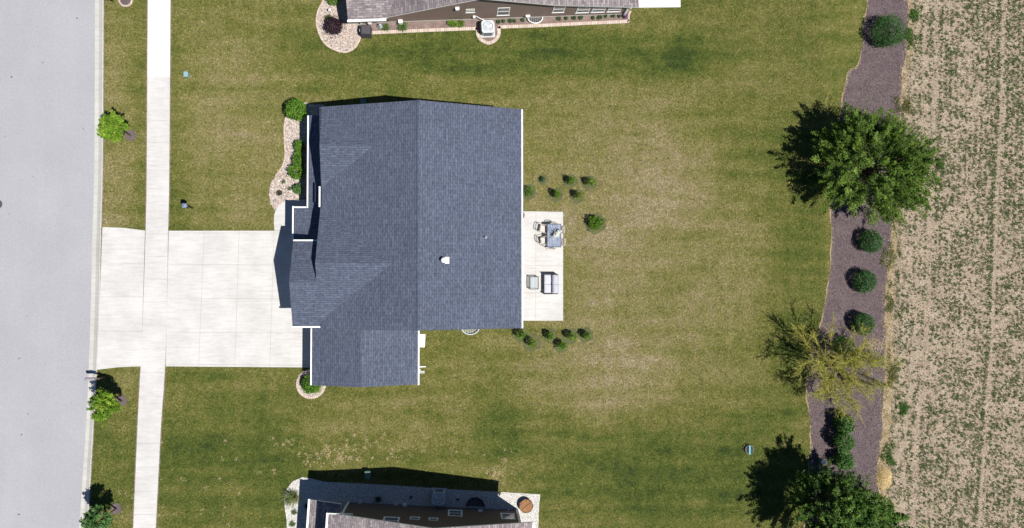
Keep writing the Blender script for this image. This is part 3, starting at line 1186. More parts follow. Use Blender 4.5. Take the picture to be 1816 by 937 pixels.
door(-10.28, .25, 3.9, 2.3, 'x', -1, 'garage_door', M_WHITE, (4, 4))
door(-9.42, -4.2, 2.5, 2.05, 'x', -1, 'garage_door', M_WHITE, (3, 4))
door(-8.63, 4.6, .95, 2.1, 'x', -1, 'front_door', M_DARK, (2, 3))
door(XE - .31, 3.4, 1.8, 2.1, 'x', 1, 'patio_door', M_GLASS, (2, 1))
door(-3.32, -3.6, .9, 2.05, 'x', 1, 'side_door', M_WHITE, (2, 3))
for x, y in ((-10.7, 4.85), (-9.85, 6.8), (-9.85, 8.8), (-9.85, 10.75)):
    MB().box((x, y, 1.18), (.16, .16, 2.34)).box((x, y, .12), (.24, .24, .2)).box((x, y, 2.2), (.22, .22, .1)).build('porch_post', M_WHITE, house)
NO_GRASS += [ccw([(-8.6, YS_ + .3), (3.2, YS_ + .3), (3.2, 10.9), (-8.6, 10.9)]), ccw([(-9.4, -5.9), (-3.3, -5.9), (-3.3, -2), (-9.4, -2)]),
             ccw([(-10.3, -2.1), (-8, -2.1), (-8, 2.6), (-10.3, 2.6)])]

# ---- neighbour house north
T0, T1 = Vector(G(640, 42.6)), Vector(G(1110, 26.5))
tu = (T1 - T0).normalized()
tv = Vector((-tu.y, tu.x))


def TW(u, v, z=0.0):
    p = T0 + tu * u + tv * v
    return (p.x, p.y, z)


nh = thing('house', 'taupe sided house with brown shingle roof, cut off by the top edge of the photo', 'house', TW(6, 5, 0))
uL, uA, uB_, uE = 1.86, 8.03, 12.85, 18.45
m = MB()
sW = (5.1 - 2.3) / (uA - uL)
m.slab([TW(uL, -.42, 2.3), TW(uA, -.42, 5.1), TW(uA, 14.4, 5.1), TW(uL, 14.4, 2.3)], .13)
m.slab([TW(uA, -.42, 5.1), TW(uB_, -.38, 3.4), TW(uB_, 14.4, 3.4), TW(uA, 14.4, 5.1)], .13)
m.slab([TW(uB_, -.38, 3.4), TW(uE, -.42, 2.6), TW(uE, 14.4, 2.6), TW(uB_, 14.4, 3.4)], .13)
m.slab([TW(-.56, -.46, 2.28), TW(1.95, -.46, 2.28), TW(4.75, 4.2, 3.7), TW(-.56, 4.2, 3.7)], .13)
m.slab([TW(-.56, 4.2, 3.7), TW(4.6, 4.2, 3.7), TW(4.6, 8.9, 2.28), TW(-.56, 8.9, 2.28)], .13)
m.build('roof', [M_SHB, M_WHITE], nh)


def wallpoly(mb, W, top, v0, v1, mi=0, zb=0.0):
    A = [W(u, v0, z) for u, z in top] + [W(top[-1][0], v0, zb), W(top[0][0], v0, zb)]
    B = [W(u, v1, z) for u, z in top] + [W(top[-1][0], v1, zb), W(top[0][0], v1, zb)]
    mb.face(A, mi)
    mb.face(list(reversed(B)), mi)
    for i in range(len(A)):
        j = (i + 1) % len(A)
        mb.face([A[j], A[i], B[i], B[j]], mi)


m = MB()
wallpoly(m, TW, [(.0, 2.14), (uL + .1, 2.14), (uA, 4.95), (uB_, 3.26), (uE - .42, 2.5)], 0, 14.0)
wallpoly(m, TW, [(.0, 2.13), (1.9, 2.13), (1.9, 2.13)], .0, 8.4)
# gable end of the low west roof
m.build('wall', M_SIDE_BROWN, nh)
m = MB()
a, b = TW(-.03, -.03), TW(uE - .4, -.03)
m.face([TW(0, -.02, .0), TW(uE - .4, -.02, .0), TW(uE - .4, -.02, .22), TW(0, -.02, .22)])
m.face([TW(0, -.02, .22), TW(uE - .4, -.02, .22), TW(uE - .4, .0, .22), TW(0, .0, .22)])
m.build('foundation', M_STONE, nh)
g = MB()
g.box(((TW(.65, -.55)[0] + 0), TW(.65, -.55)[1], 2.22), (2.5, .14, .13), rz=math.atan2(tu.y, tu.x))
g.build('gutter', M_WHITE, nh)
for uu in (0.05, uE - .45):
    g = MB()
    c = TW(uu, -.05, 1.15)
    g.box(c, (.14, .1, 2.2 if uu < 1 else 2.4), rz=math.atan2(tu.y, tu.x))
    g.build('corner_board', M_WHITE, nh)


def wall_window(parent, W0, W1, x0, y0, x1, y1, W, bars=1, flip=False, fr=.09):
    """x0,y0 ground-side corner and x1,y1 roof-side corner in the photo"""
    ua, za_ = on_wall(x0, y0, W0, W1)
    ub, zb_ = on_wall(x1, y1, W0, W1)
    u0, u1 = sorted((ua, ub))
    z0, z1 = sorted((za_, zb_))
    c = W((u0 + u1) / 2, 0)
    u = (Vector(W1) - Vector(W0)).normalized()
    nn = Vector((u.y, -u.x)) if not flip else Vector((-u.y, u.x))
    return window(parent, c, u if not flip else u, nn, u1 - u0, z1 - z0, z0, bars, fr=fr)


wall_window(nh, T0, T1, 826, 22.5, 842, 16, TW, 1, fr=.06)
wall_window(nh, T0, T1, 881, 27.5, 905, 13.5, TW, fr=.065)
wall_window(nh, T0, T1, 979, 22.5, 1004, 10, TW, fr=.065)
for x0, x1 in ((1020.5, 1048), (1048, 1076), (1076, 1104)):
    wall_window(nh, T0, T1, x0, 23 - (x0 - 1020) * .03, x1, 12.5, TW, fr=.065)


def wall_item(parent, W0, W1, W, px, py, s, name, mt, flip=False, cable=None):
    u, z = on_wall(px, py, W0, W1)
    uu = (Vector(W1) - Vector(W0)).normalized()
    sgn = 1 if flip else -1
    c = W(u, sgn * s[1] / 2 * (1 if not flip else -1) if False else -s[1] / 2, z)
    g = MB()
    g.box(c, s, rz=math.atan2(uu.y, uu.x))
    g.box((c[0], c[1], c[2] + s[2] / 2 + .012), (s[0] + .03, s[1] + .03, .024), rz=math.atan2(uu.y, uu.x))
    g.box((c[0], c[1], c[2] - s[2] / 2 - .10), (.05, .05, .2), rz=math.atan2(uu.y, uu.x))
    return g.build(name, mt, parent)


wall_item(nh, T0, T1, TW, 811, 14, (.22, .16, .24), 'vent_hood', M_WHITE)
wall_item(nh, T0, T1, TW, 656, 38.5, (.22, .18, .35), 'meter_box', M_WHITE)
wall_item(nh, T0, T1, TW, 710.5, 37.5, (.26, .2, .5), 'meter_box', M_WHITE)
wall_item(nh, T0, T1, TW, 841, 29, (.14, .12, .16), 'pipe_cover', M_WHITE)
wall_item(nh, T0, T1, TW, 936, 27.5, (.26, .12, .12), 'vent_hood', M_WHITE)
g = MB()
g.tube([TW(7.75, -.06, .95), TW(8.1, -.1, .5), TW(8.5, -.2, .25), TW(8.8, -.3, .2)], .025, 6)
g.build('pipe', M_WHITE, nh)
NO_GRASS.append(ccw([TW(-.1, 0)[:2], TW(uE - .4, 0)[:2], TW(uE - .4, 14)[:2], TW(-.1, 14)[:2]]))

# ---- neighbour house south
B0, B1 = Vector(G(619, 891)), Vector(G(917, 905))
bu = (B1 - B0).normalized()
bv = Vector((bu.y, -bu.x))


def BW(u, v, z=0.0):
    p = B0 + bu * u + bv * v
    return (p.x, p.y, z)


sh = thing('house', 'dark sided house with brown shingle roof beside white gravel, at the bottom edge', 'house', BW(5, 5, 0))
m = MB()
m.slab([BW(-.55, -.66, 4.9), BW(-.55, 14.5, 4.9), BW(5.83, 14.5, 7.05), BW(5.83, -.66, 7.05)], .14)
m.slab([BW(5.83, -.66, 7.05), BW(5.83, 14.5, 7.05), BW(11.78, 14.5, 4.9), BW(11.78, -.66, 4.9)], .14)
m.build('roof', [M_SHB, M_WHITE], sh)
m = MB()
m.slab([BW(-2.12, -.72, 2.45), BW(-2.12, 13, 2.45), BW(-.1, 13, 3.1), BW(-.1, -.72, 3.1)], .14)
m.build('porch_roof', [M_SHB, M_WHITE], sh)
m = MB()
wallpoly(m, BW, [(0, 4.9), (5.83, 6.88), (11.17, 4.92)], 0, 14)
wallpoly(m, BW, [(-1.8, 2.42), (0, 2.95)], .7, 12.8)
m.build('wall', M_SIDE_DARK, sh)
g = MB()
c = BW(-2.19, 6, 2.40)
g.box(c, (.13, 13.5, .13), rz=math.atan2(bu.y, bu.x))
g.build('gutter', M_WHITE, sh)
g = MB()
g.box(BW(-.62, 6.9, 4.82), (.13, 15.1, .12), rz=math.atan2(bu.y, bu.x))
g.box(BW(.15, -.66, 4.98), (1.5, .05, .16), rz=math.atan2(bu.y, bu.x))
g.build('gutter', M_WHITE, sh)
g = MB()
g.box(BW(11.86, 6.9, 4.82), (.13, 15.1, .12), rz=math.atan2(bu.y, bu.x))
g.build('gutter', M_WHITE, sh)
for uu in (-.02, 11.19):
    g = MB()
    g.box(BW(uu, .0, 2.42), (.15, .15, 4.84), rz=math.atan2(bu.y, bu.x))
    g.build('corner_board', M_WHITE, sh)
g = MB()
g.box(BW(-.8, .3, .10), (1.5, .9, .2), rz=math.atan2(bu.y, bu.x))
g.box(BW(-.8, .5, .26), (1.2, .5, .12), rz=math.atan2(bu.y, bu.x))
g.build('doorstep', M_CONC_OLD, sh)


def bwin(x0, y0, x1, y1, bars=1, fr=.09):
    ua, za_ = on_wall(x0, y0, B0, B1)
    ub, zb_ = on_wall(x1, y1, B0, B1)
    u0, u1 = sorted((ua, ub))
    z0, z1 = sorted((za_, zb_))
    window(sh, BW((u0 + u1) / 2, 0), tuple(bu), tuple(-bv), u1 - u0, z1 - z0, z0, bars, fr=fr)


bwin(681, 917.5, 706, 930)
bwin(727.5, 917.5, 744, 922.3, 0, .07)
bwin(760.5, 919.3, 776.5, 924, 0, .07)
bwin(795, 905, 820, 916.5)
bwin(887.5, 911, 914, 922)


def bitem(px, py, s, name, mt):
    u, z = on_wall(px, py, B0, B1)
    c = Vector(BW(u, -s[1] / 2, z))
    g = MB()
    g.box(c, s, rz=math.atan2(bu.y, bu.x))
    g.box(c + Vector((0, 0, s[2] / 2 + .012)), (s[0] + .03, s[1] + .03, .02), rz=math.atan2(bu.y, bu.x))
    g.box(c - Vector((0, 0, s[2] / 2 + .08)), (.05, .05, .16), rz=math.atan2(bu.y, bu.x))
    g.build(name, mt, sh)


bitem(639.5, 892, (.24, .16, .4), 'meter_box', M_TRIMGREY)
bitem(702.5, 895, (.24, .18, .45), 'meter_box', M_TRIMGREY)
bitem(717.5, 897, (.26, .14, .2), 'vent_hood', M_WHITE)
bitem(852, 907.5, (.26, .12, .1), 'vent_hood', M_WHITE)
bitem(901.5, 905, (.10, .10, .25), 'outdoor_tap', M_TRIMGREY)
NO_GRASS.append(ccw([BW(-1.8, 0)[:2], BW(11.2, 0)[:2], BW(11.2, 14)[:2], BW(-1.8, 14)[:2]]))


# ------------------------------------------------------------------ equipment and small things
def ac_unit(name, label, px, py, rz, w=.82, h=.85):
    p = G(px, py, 0)
    r = thing(name, label, 'air conditioner', (p[0], p[1], 0.03))
    x, y = p
    R = Matrix.Rotation(rz, 3, 'Z')

    def q(a, b, z):
        v = R @ Vector((a, b, 0))
        return (x + v.x, y + v.y, z)
    MB().box((x, y, .06), (w + .18, w + .18, .07), rz=rz).build('pad', M_CONC, r)
    m = MB()
    cr = .12
    prof = []
    for cx_, cy_, a0 in ((1, 1, 0), (-1, 1, 90), (-1, -1, 180), (1, -1, 270)):
        for k in range(5):
            a = rad(a0 + 22.5 * k)
            prof.append(((w / 2 - cr) * cx_ + cr * math.cos(a), (w / 2 - cr) * cy_ + cr * math.sin(a)))
    zt = h
    ring = [q(a, b, 0)[:2] for a, b in prof]
    m.prism(ring, .1, zt - .06)
    lid = [q(a * 1.03, b * 1.03, 0)[:2] for a, b in prof]
    # top frame with round opening
    N = 32
    inner = [q(.34 * math.cos(2 * math.pi * k / N), .34 * math.sin(2 * math.pi * k / N), 0)[:2] for k in range(N)]
    outer = []
    for k in range(N):
        a = 2 * math.pi * k / N
        c, s = math.cos(a), math.sin(a)
        t = min(w * .515 / max(abs(c), 1e-6), w * .515 / max(abs(s), 1e-6))
        t = min(t, w * .64)
        outer.append(q(t * c, t * s, 0)[:2])
    for k in range(N):
        j = (k + 1) % N
        m.face([(inner[k][0], inner[k][1], zt + .01), (outer[k][0], outer[k][1], zt), (outer[j][0], outer[j][1], zt), (inner[j][0], inner[j][1], zt + .01)], 0)
        m.face([(outer[k][0], outer[k][1], zt - .08), (outer[j][0], outer[j][1], zt - .08), (outer[j][0], outer[j][1], zt), (outer[k][0], outer[k][1], zt)], 0)
        m.face([(inner[k][0], inner[k][1], zt - .05), (inner[k][0], inner[k][1], zt + .01), (inner[j][0], inner[j][1], zt + .01), (inner[j][0], inner[j][1], zt - .05)], 1)
    # louvre rows down the sides
    for kz in range(6):
        z = .18 + kz * .1
        for sx, sy in ((1, 0), (-1, 0), (0, 1), (0, -1)):
            m.box(q(sx * (w / 2 + .004), sy * (w / 2 + .004), z), (.012 if sx else w - .28, .012 if sy else w - .28, .045), 1, rz=rz)
    m.build('cabinet', [M_TRIMGREY, M_COVER], r)
    m = MB()
    for rr in (.08, .15, .22, .29):
        m.torus((x, y, zt + .015), rr, .005, 24, 4)
    for k in range(8):
        a = k * math.pi / 4
        m.tube([(x, y, zt + .02), (x + .34 * math.cos(a), y + .34 * math.sin(a), zt + .015)], .005, 4)
    m.build('grille', M_TRIMGREY, r)
    m = MB()
    for k in range(3):
        a = k * 2 * math.pi / 3 + .5
        pts = []
        for (rr, da, dz) in ((.06, -.5, 0), (.30, -.45, 0), (.31, .15, .05), (.07, .45, .05)):
            pts.append((x + rr * math.cos(a + da), y + rr * math.sin(a + da), zt - .045 + dz))
        m.face(pts)
        m.face([(p_[0], p_[1], p_[2] - .008) for p_ in reversed(pts)])
    m.tube([(x, y, zt - .06), (x, y, zt + .01)], .08, 14)
    m.build('fan', M_WHITE if name else M_WHITE, r)
    return r


ac_unit('air_conditioner', 'grey air conditioner in the sun by the taupe wall, inside the paver loop', 864.5, 54.5, math.atan2(tu.y, tu.x))
ac_unit('air_conditioner', 'air conditioner standing in deep shade on the white gravel', 778.5, 878.5, math.atan2(bu.y, bu.x))


def box_pedestal(px, py, w, d, h, label, mt=M_GREENBOX, rz=0.0):
    p = G(px, py, h)
    r = thing('utility_box', label, 'utility box', (p[0], p[1], 0))
    m = MB()
    m.box((p[0], p[1], h * .45), (w, d, h * .9), rz=rz)
    m.build('body', mt, r)
    m = MB()
    m.box((p[0], p[1], h * .93), (w + .04, d + .04, h * .07), rz=rz)
    m.box((p[0], p[1], h * .99), (w * .7, d * .7, h * .05), rz=rz)
    m.build('lid', mt, r)
    return r


box_pedestal(329, 131.5, .24, .30, .45, 'small pale green utility box on the front lawn east of the sidewalk', plain('pale_green_paint', (.24, .36, .38), .5, .05))
box_pedestal(644, 180, .34, .34, .5, 'green utility box in the shadow north of the middle house')
box_pedestal(651.5, 843.5, .32, .46, .6, 'green utility box in the shadow of the bottom house, standing on grass')

# lamp post on the front lawn
lx, ly = G(341, 369)
r = thing('lamp_post', 'slim black lamp post with a square glazed lantern on the front lawn', 'lamp post', (lx, ly, 0))
m = MB()
m.tube([(lx, ly, 0), (lx, ly, .08), (lx, ly, .12), (lx, ly, 1.18)], [.07, .07, .035, .03], 10)
m.build('post', M_BLACK, r)
m = MB()
for sx in (-1, 1):
    for sy in (-1, 1):
        m.box((lx + sx * .11, ly + sy * .11, 1.33), (.03, .03, .3))
m.box((lx, ly, 1.19), (.27, .27, .03))
m.box((lx, ly, 1.49), (.29, .29, .03))
m.build('lantern', M_BLACK, r)
m = MB()
for a, b, c, s in ((-.12, -.12, 1.51, .1),):
    P = [(lx - .14, ly - .14, 1.505), (lx + .14, ly - .14, 1.505), (lx + .14, ly + .14, 1.505), (lx - .14, ly + .14, 1.505)]
    T = (lx, ly, 1.60)
    for k in range(4):
        m.face([P[k], P[(k + 1) % 4], T])
m.build('lantern_cap', plain('lantern_blue_grey', (.20, .25, .36), .25, .1), r)
MB().box((lx, ly, 1.34), (.19, .19, .26)).build('lantern_glass', M_CLEAR, r)

# mailbox by the kerb
mx_, my_ = G(187, 669)
r = thing('mailbox', 'grey mailbox on a brown wooden post reaching over the kerb', 'mailbox', (mx_, my_, 0))
m = MB()
m.box((mx_, my_, .5), (.1, .1, 1.0))
m.box((mx_ - .30, my_ - .01, .93), (.75, .09, .09))
m.tube([(mx_, my_, .55), (mx_ - .32, my_, .89)], .03, 6)
m.build('post', plain('brown_post', (.12, .075, .06), .8, .2), r)
m = MB()
L0, L1 = mx_ - .74, mx_ - .16
prof = [(-.09, 0), (.09, 0)] + [(.09 * math.cos(a), .12 + .09 * math.sin(a)) for a in [math.pi * k / 10 for k in range(11)]]
A = [(L0, my_ + a, .98 + b) for a, b in prof]
B = [(L1, my_ + a, .98 + b) for a, b in prof]
m.face(A)
m.face(list(reversed(B)))
for i in range(len(prof)):
    j = (i + 1) % len(prof)
    m.face([A[j], A[i], B[i], B[j]])
m.build('box', plain('mailbox_grey', (.30, .27, .30), .5, .08), r)
m = MB()
m.face([(L0 - .012, my_ + a * 1.05, .985 + b * 1.02) for a, b in reversed(prof)])
m.face([(L0 - .002, my_ + a * 1.05, .985 + b * 1.02) for a, b in prof])
m.box((L0 - .025, my_, 1.15), (.03, .04, .03))
m.build('door', M_DARK, r)
m = MB()
m.box((L0 + .25, my_ + .10, 1.12), (.03, .015, .14)).box((L0 + .29, my_ + .10, 1.17), (.08, .015, .05))
m.build('flag', plain('flag_red', (.35, .05, .04), .5), r)

# manhole at the left edge of the street
hx, hy = G(-6, 362)
m = MB()
m.tube([(hx, hy, Z_ROAD - .05), (hx, hy, Z_ROAD + .006)], .30, 28)
for k in range(6):
    m.box((hx, hy - .2 + .08 * k, Z_ROAD + .010), (.34, .03, .006))
tag(m.build('manhole_cover', M_COVER), 'dark round manhole cover at the left edge of the street', 'manhole cover')

# lawn disc (spoked ring with cyan bar)
dx, dy = G(1328, 797, .15)
r = thing('lawn_ornament', 'small round dark spoked ring crossed by a cyan bar, standing on the back lawn', 'lawn ornament', (dx, dy, 0))
m = MB()
m.torus((dx, dy, .30), .28, .022, 28, 6)
m.torus((dx, dy, .12), .24, .015, 28, 6)
for k in range(8):
    a = k * math.pi / 4 + .2
    m.tube([(dx, dy, .30), (dx + .28 * math.cos(a), dy + .28 * math.sin(a), .30)], .016, 5)
for k in range(4):
    a = k * math.pi / 2 + .2
    m.tube([(dx + .26 * math.cos(a), dy + .26 * math.sin(a), .30), (dx + .22 * math.cos(a), dy + .22 * math.sin(a), 0)], .012, 5)
m.build('frame', plain('grey_purple_metal', (.13, .12, .17), .5), r)
m = MB()
m.tube([(dx, dy, .14), (dx, dy, .15)], .23, 24)
m.build('base_plate', M_BLACK, r)
MB().box((dx + .0, dy - .02, .335), (.06, .60, .03)).build('bar', M_CYAN, r)

# green post with white cap in the mulch
gx, gy = G(1452, 815.5)
r = thing('marker_post', 'dark green post with a white round cap in the mulch beside the tree shadow', 'utility post', (gx, gy, 0))
m = MB()
m.tube([(gx, gy, 0), (gx, gy, .72)], .15, 18)
m.build('post', M_TEALPOST, r, False)
MB().tube([(gx, gy, .72), (gx, gy, .80), (gx, gy, .84)], [.145, .145, .09], 18).build('cap', plain('bright_white', (.85, .86, .85), .5, .02), r)

# covered grill
qx, qy = G(648, 52, .9)
r = thing('covered_grill', 'square charcoal covered grill at the corner of the taupe house', 'grill', (qx, qy, 0))
m = MB()
pts = [(-.33, -.31), (.31, -.33), (.33, .30), (-.31, .33)]
levels = [(.0, 1.06), (.3, 1.0), (.72, .98), (.88, .92), (.93, .72)]
for (z0, s0), (z1, s1) in zip(levels, levels[1:]):
    for k in range(4):
        a, b = pts[k], pts[(k + 1) % 4]
        m.face([(qx + a[0] * s0, qy + a[1] * s0, z0), (qx + b[0] * s0, qy + b[1] * s0, z0), (qx + b[0] * s1, qy + b[1] * s1, z1), (qx + a[0] * s1, qy + a[1] * s1, z1)])
m.face([(qx + a * .72, qy + b * .72, .93) for a, b in pts])
m.build('cover', M_COVER, r)
m = MB()
m.tube([(qx - .36, qy - .08, .6), (qx - .42, qy - .08, .62), (qx - .42, qy + .1, .62), (qx - .36, qy + .1, .6)], .015, 6)
m.build('handle', M_TRIMGREY, r)


# window wells
def window_well(label, px, py, R, h, vec, mt, rim_r=.035, cover=False, sy=1.0):
    p = G(px, py)
    r = thing('window_well', label, 'window well', (p[0], p[1], 0))
    a0 = math.atan2(vec[1], vec[0])
    m = MB()
    N = 20
    for k in range(N):
        a, b = a0 - math.pi / 2 + math.pi * k / N, a0 - math.pi / 2 + math.pi * (k + 1) / N
        P = [(p[0] + R * math.cos(t), p[1] + R * sy * math.sin(t)) for t in (a, b)]
        Q = [(p[0] + (R - .03) * math.cos(t), p[1] + (R - .03) * sy * math.sin(t)) for t in (a, b)]
        m.face([(P[0][0], P[0][1], -.02), (P[1][0], P[1][1], -.02), (P[1][0], P[1][1], h), (P[0][0], P[0][1], h)])
        m.face([(Q[1][0], Q[1][1], -.02), (Q[0][0], Q[0][1], -.02), (Q[0][0], Q[0][1], h), (Q[1][0], Q[1][1], h)])
    m.torus((p[0], p[1], h), R - .015, rim_r, 20, 6, 0, a0 - math.pi / 2, a0 + math.pi / 2, 1, sy)
    m.build('liner', mt, r)
    m = MB()
    P = [(p[0] + (R - .05) * math.cos(t), p[1] + (R - .05) * sy * math.sin(t), .045) for t in [a0 - math.pi / 2 + math.pi * k / N for k in range(N + 1)]]
    m.face(P)
    m.build('well_floor', M_CLEAR if False else (M_COVER if not cover else M_CLEAR), r)
    m = MB()
    for k in range(-3, 4):
        u = Vector((-math.sin(a0), math.cos(a0)))
        v = Vector((math.cos(a0), math.sin(a0)))
        off = k * R / 4
        L = math.sqrt(max(0, R * R - off * off)) - .04
        q0 = Vector(p) + u * off
        q1 = q0 + v * L * sy
        m.tube([(q0.x, q0.y, h * .8), (q1.x, q1.y, h * .8)], .008, 4)
    m.build('bars', M_TRIMGREY, r)
    return r


wx = G(844, 897)
window_well('dark half round window well in the shaded white gravel', 843, 898, .60, .25, -bv, M_BLACK, sy=1.0)
window_well('grey half round window well with white rim in the flower bed', 948.5, 32.5, .53, .22, -tv, M_WHITE, sy=.8)
window_well('pale window well half hidden under the south eave of the middle house', 834, 577, .66, .2, (0, -1), M_TRIMGREY, cover=True, sy=.95)

# slabs beside the middle house
sx_, sy_ = G(748, 604)
m = MB()
m.prism([(sx_ - .45, sy_ - .44), (sx_ + .2, sy_ - .46), (sx_ + .24, sy_ + .1), (sx_ + .24, sy_ + .43), (sx_ - .45, sy_ + .45)], 0, .14)
m.prism([(sx_ - .43, sy_ - .3), (sx_ + .02, sy_ - .3), (sx_ + .02, sy_ + .3), (sx_ - .43, sy_ + .3)], .14, .145)
o = tag(m.build('door_step', M_CONC_NEW), 'white concrete step at the garage side door on the grass', 'step')
NO_GRASS.append([(sx_ - .5, sy_ - .46), (sx_ + .24, sy_ - .46), (sx_ + .24, sy_ + .45), (sx_ - .5, sy_ + .45)])
spx, spy = G(746.5, 660)
m = MB()
m.box((spx, spy, .04), (.5, .2, .05)).box((spx, spy + .08, .08), (.5, .03, .06)).box((spx, spy - .08, .08), (.5, .03, .06))
tag(m.build('splash_block', M_CONC_OLD), 'grey splash block under the downspout of the garage wing', 'splash block')

# fire pit with wooden lid
fx, fy = G(933, 897.5, .35)
r = thing('fire_pit', 'round brown wooden topped fire pit on the white gravel', 'fire pit', (fx, fy, 0))
m = MB()
m.tube([(fx, fy, 0), (fx, fy, .08), (fx, fy, .32), (fx, fy, .36)], [.30, .38, .45, .45], 28)
for k in range(14):
    a = k * 2 * math.pi / 14
    m.box((fx + .445 * math.cos(a), fy + .445 * math.sin(a), .22), (.03, .05, .05), rz=a)
m.build('bowl', M_BLACK, r)
m = MB()
for k in range(6):
    a = rad(38)
    off = -.35 + k * .14
    L = 2 * math.sqrt(max(.01, .43 ** 2 - (abs(off)) ** 2))
    m.box((fx - off * math.sin(a), fy + off * math.cos(a), .385), (L, .128, .03), rz=a)
m.build('lid', M_WOOD, r)
m = MB()
m.torus((fx, fy, .385), .45, .02, 28, 6)
m.box((fx, fy, .405), (.8, .04, .02), rz=rad(38))
m.build('lid_band', plain('dark_lid_band', (.10, .05, .03), .8), r)

# pot half hidden beneath the east eave
kx, ky = G(921.5, 383)
r = thing('planter', 'dark brown round planter on the patio, half hidden under the eave', 'planter', (kx, ky, 0))
m = MB()
m.tube([(kx, ky, .06), (kx, ky, .42), (kx, ky, .46)], [.20, .29, .31], 20, cap=True)
m.build('pot', plain('brown_pot', (.12, .07, .06), .8), r)

# ------------------------------------------------------------------ patio furniture
ZP = Z_WALK + .03
tx, ty = G(982.5, 418, .75)
r = thing('dining_table', 'rectangular dining table on the patio, streaky blue grey sky reflection painted on its glass top', 'table', (tx, ty, ZP))
MB().box((tx, ty, .75), (.92, 1.5, .035)).build('tabletop', M_TABLE, r)
m = MB()
for s in (-1, 1):
    m.box((tx + s * .46, ty, .748), (.045, 1.56, .05))
    m.box((tx, ty + s * .765, .748), (.93, .045, .05))
m.build('rim', plain('navy_frame', (.05, .055, .10), .5), r)
for sx in (-1, 1):
    for sy in (-1, 1):
        MB().tube([(tx + sx * .38, ty + sy * .66, .73), (tx + sx * .42, ty + sy * .70, ZP)], .025, 8).build('leg', M_DARK, r)


def make_chair(label):
    r = thing('patio_chair', label, 'chair', (0, 0, 0), 'cream chairs round the patio table')
    # chair faces +x, back towards -x
    m = MB()
    m.box((.02, 0, .43), (.44, .44, .03))
    m.build('seat', M_CREAM, r)
    m = MB()
    pts = [(-.20 - .08 * math.cos(a) * 1.0, .25 * math.sin(a), .86) for a in [rad(-85 + 170 * k / 10) for k in range(11)]]
    m.tube(pts, .022, 6)
    pts2 = [(-.19 - .06 * math.cos(a), .235 * math.sin(a), .62) for a in [rad(-85 + 170 * k / 10) for k in range(11)]]
    m.tube(pts2, .016, 6)
    for k in (2, 4, 6, 8):
        m.tube([pts[k], pts2[k], (pts2[k][0] + .02, pts2[k][1], .45)], .010, 5)
    m.build('backrest', M_CREAM, r)
    for s in (-1, 1):
        m = MB()
        m.tube([(-.21, s * .25, .84), (-.15, s * .26, .66), (.16, s * .27, .65), (.22, s * .26, .60)], .018, 6)
        m.tube([(.20, s * .26, .62), (.21, s * .25, .42)], .015, 6)
        m.build('armrest', M_CREAM, r)
        MB().tube([(.21, s * .23, .43), (.24, s * .25, 0)], .017, 6).build('leg', M_CREAM, r)
        MB().tube([(-.21, s * .25, .86), (-.20, s * .23, .43), (-.27, s * .25, 0)], .017, 6).build('leg', M_CREAM, r)
    return r


def copy_tree(o, parent=None):
    c = o.copy()
    COL.objects.link(c)
    c.parent = parent
    for ch in list(o.children):
        copy_tree(ch, c)
    return c


chairs = [((959, 404), rad(-12), 'cream patio chair west of the table, the more northern of the two there'),
          ((960.5, 428), rad(14), 'cream patio chair west of the table, the more southern of the two there'),
          ((1000.5, 407), rad(183), 'cream patio chair east of the table, the more northern of the two there'),
          ((1001.5, 429), rad(178), 'cream patio chair east of the table, the more southern of the two there'),
          ((983, 396), rad(-92), 'cream patio chair at the north end of the table'),
          ((979.5, 441.5), rad(88), 'cream patio chair at the south end of the table')]
proto = make_chair(chairs[0][2])
for i, ((px, py), a, lab) in enumerate(chairs):
    c = proto if i == 0 else copy_tree(proto)
    # the pixel is the back rail; the seat centre lies in front of it
    bx, by = G(px, py, .86 + ZP)
    c.location = (bx + .24 * math.cos(a), by + .24 * math.sin(a), ZP)
    c.rotation_euler = (0, 0, a)
    c['label'] = lab

# white flower centrepiece
cx0, cy0 = tx + .12, ty + .02
r = thing('flower_vase', 'white flowers in a vase at the centre of the patio table', 'flower vase', (cx0, cy0, .7675))
m = MB()
m.tube([(cx0, cy0, .768), (cx0, cy0, .85), (cx0, cy0, .95)], [.06, .09, .06], 14)
m.build('vase', M_WHITE, r, True)
n = 260
P = np.stack([RNG.normal(cx0 + .05, .12, n), RNG.normal(cy0 + .04, .09, n), RNG.uniform(.95, 1.35, n)], 1)
P[:, 1] += (P[:, 0] - cx0) * .6
cloud('flowers', leaf_quads(P, .08, 1.0, .8), tints(n, [(.8, .8, .8), (.75, .78, .82)], var=.05), M_LEAF, r)

# loveseat
sx0, sy0 = G(977, 504, .45)
r = thing('loveseat', 'dark wicker loveseat with light grey cushions facing the house', 'sofa', (sx0, sy0, ZP))
W_, D_ = 1.32, .92
m = MB()
m.box((sx0, sy0, ZP + .18), (D_, W_, .26))
for s in (-1, 1):
    m.box((sx0 - .0, sy0 + s * (W_ / 2 + .0), ZP + .34), (D_, .05, .50))
m.box((sx0 + D_ / 2 - .03, sy0, ZP + .33), (.05, W_ + .05, .46))
for ax in (-1, 1):
    for ay in (-1, 1):
        m.box((sx0 + ax * (D_ / 2 - .06), sy0 + ay * (W_ / 2 - .06), ZP + .03), (.06, .06, .06))
m.build('frame', M_WICK, r)


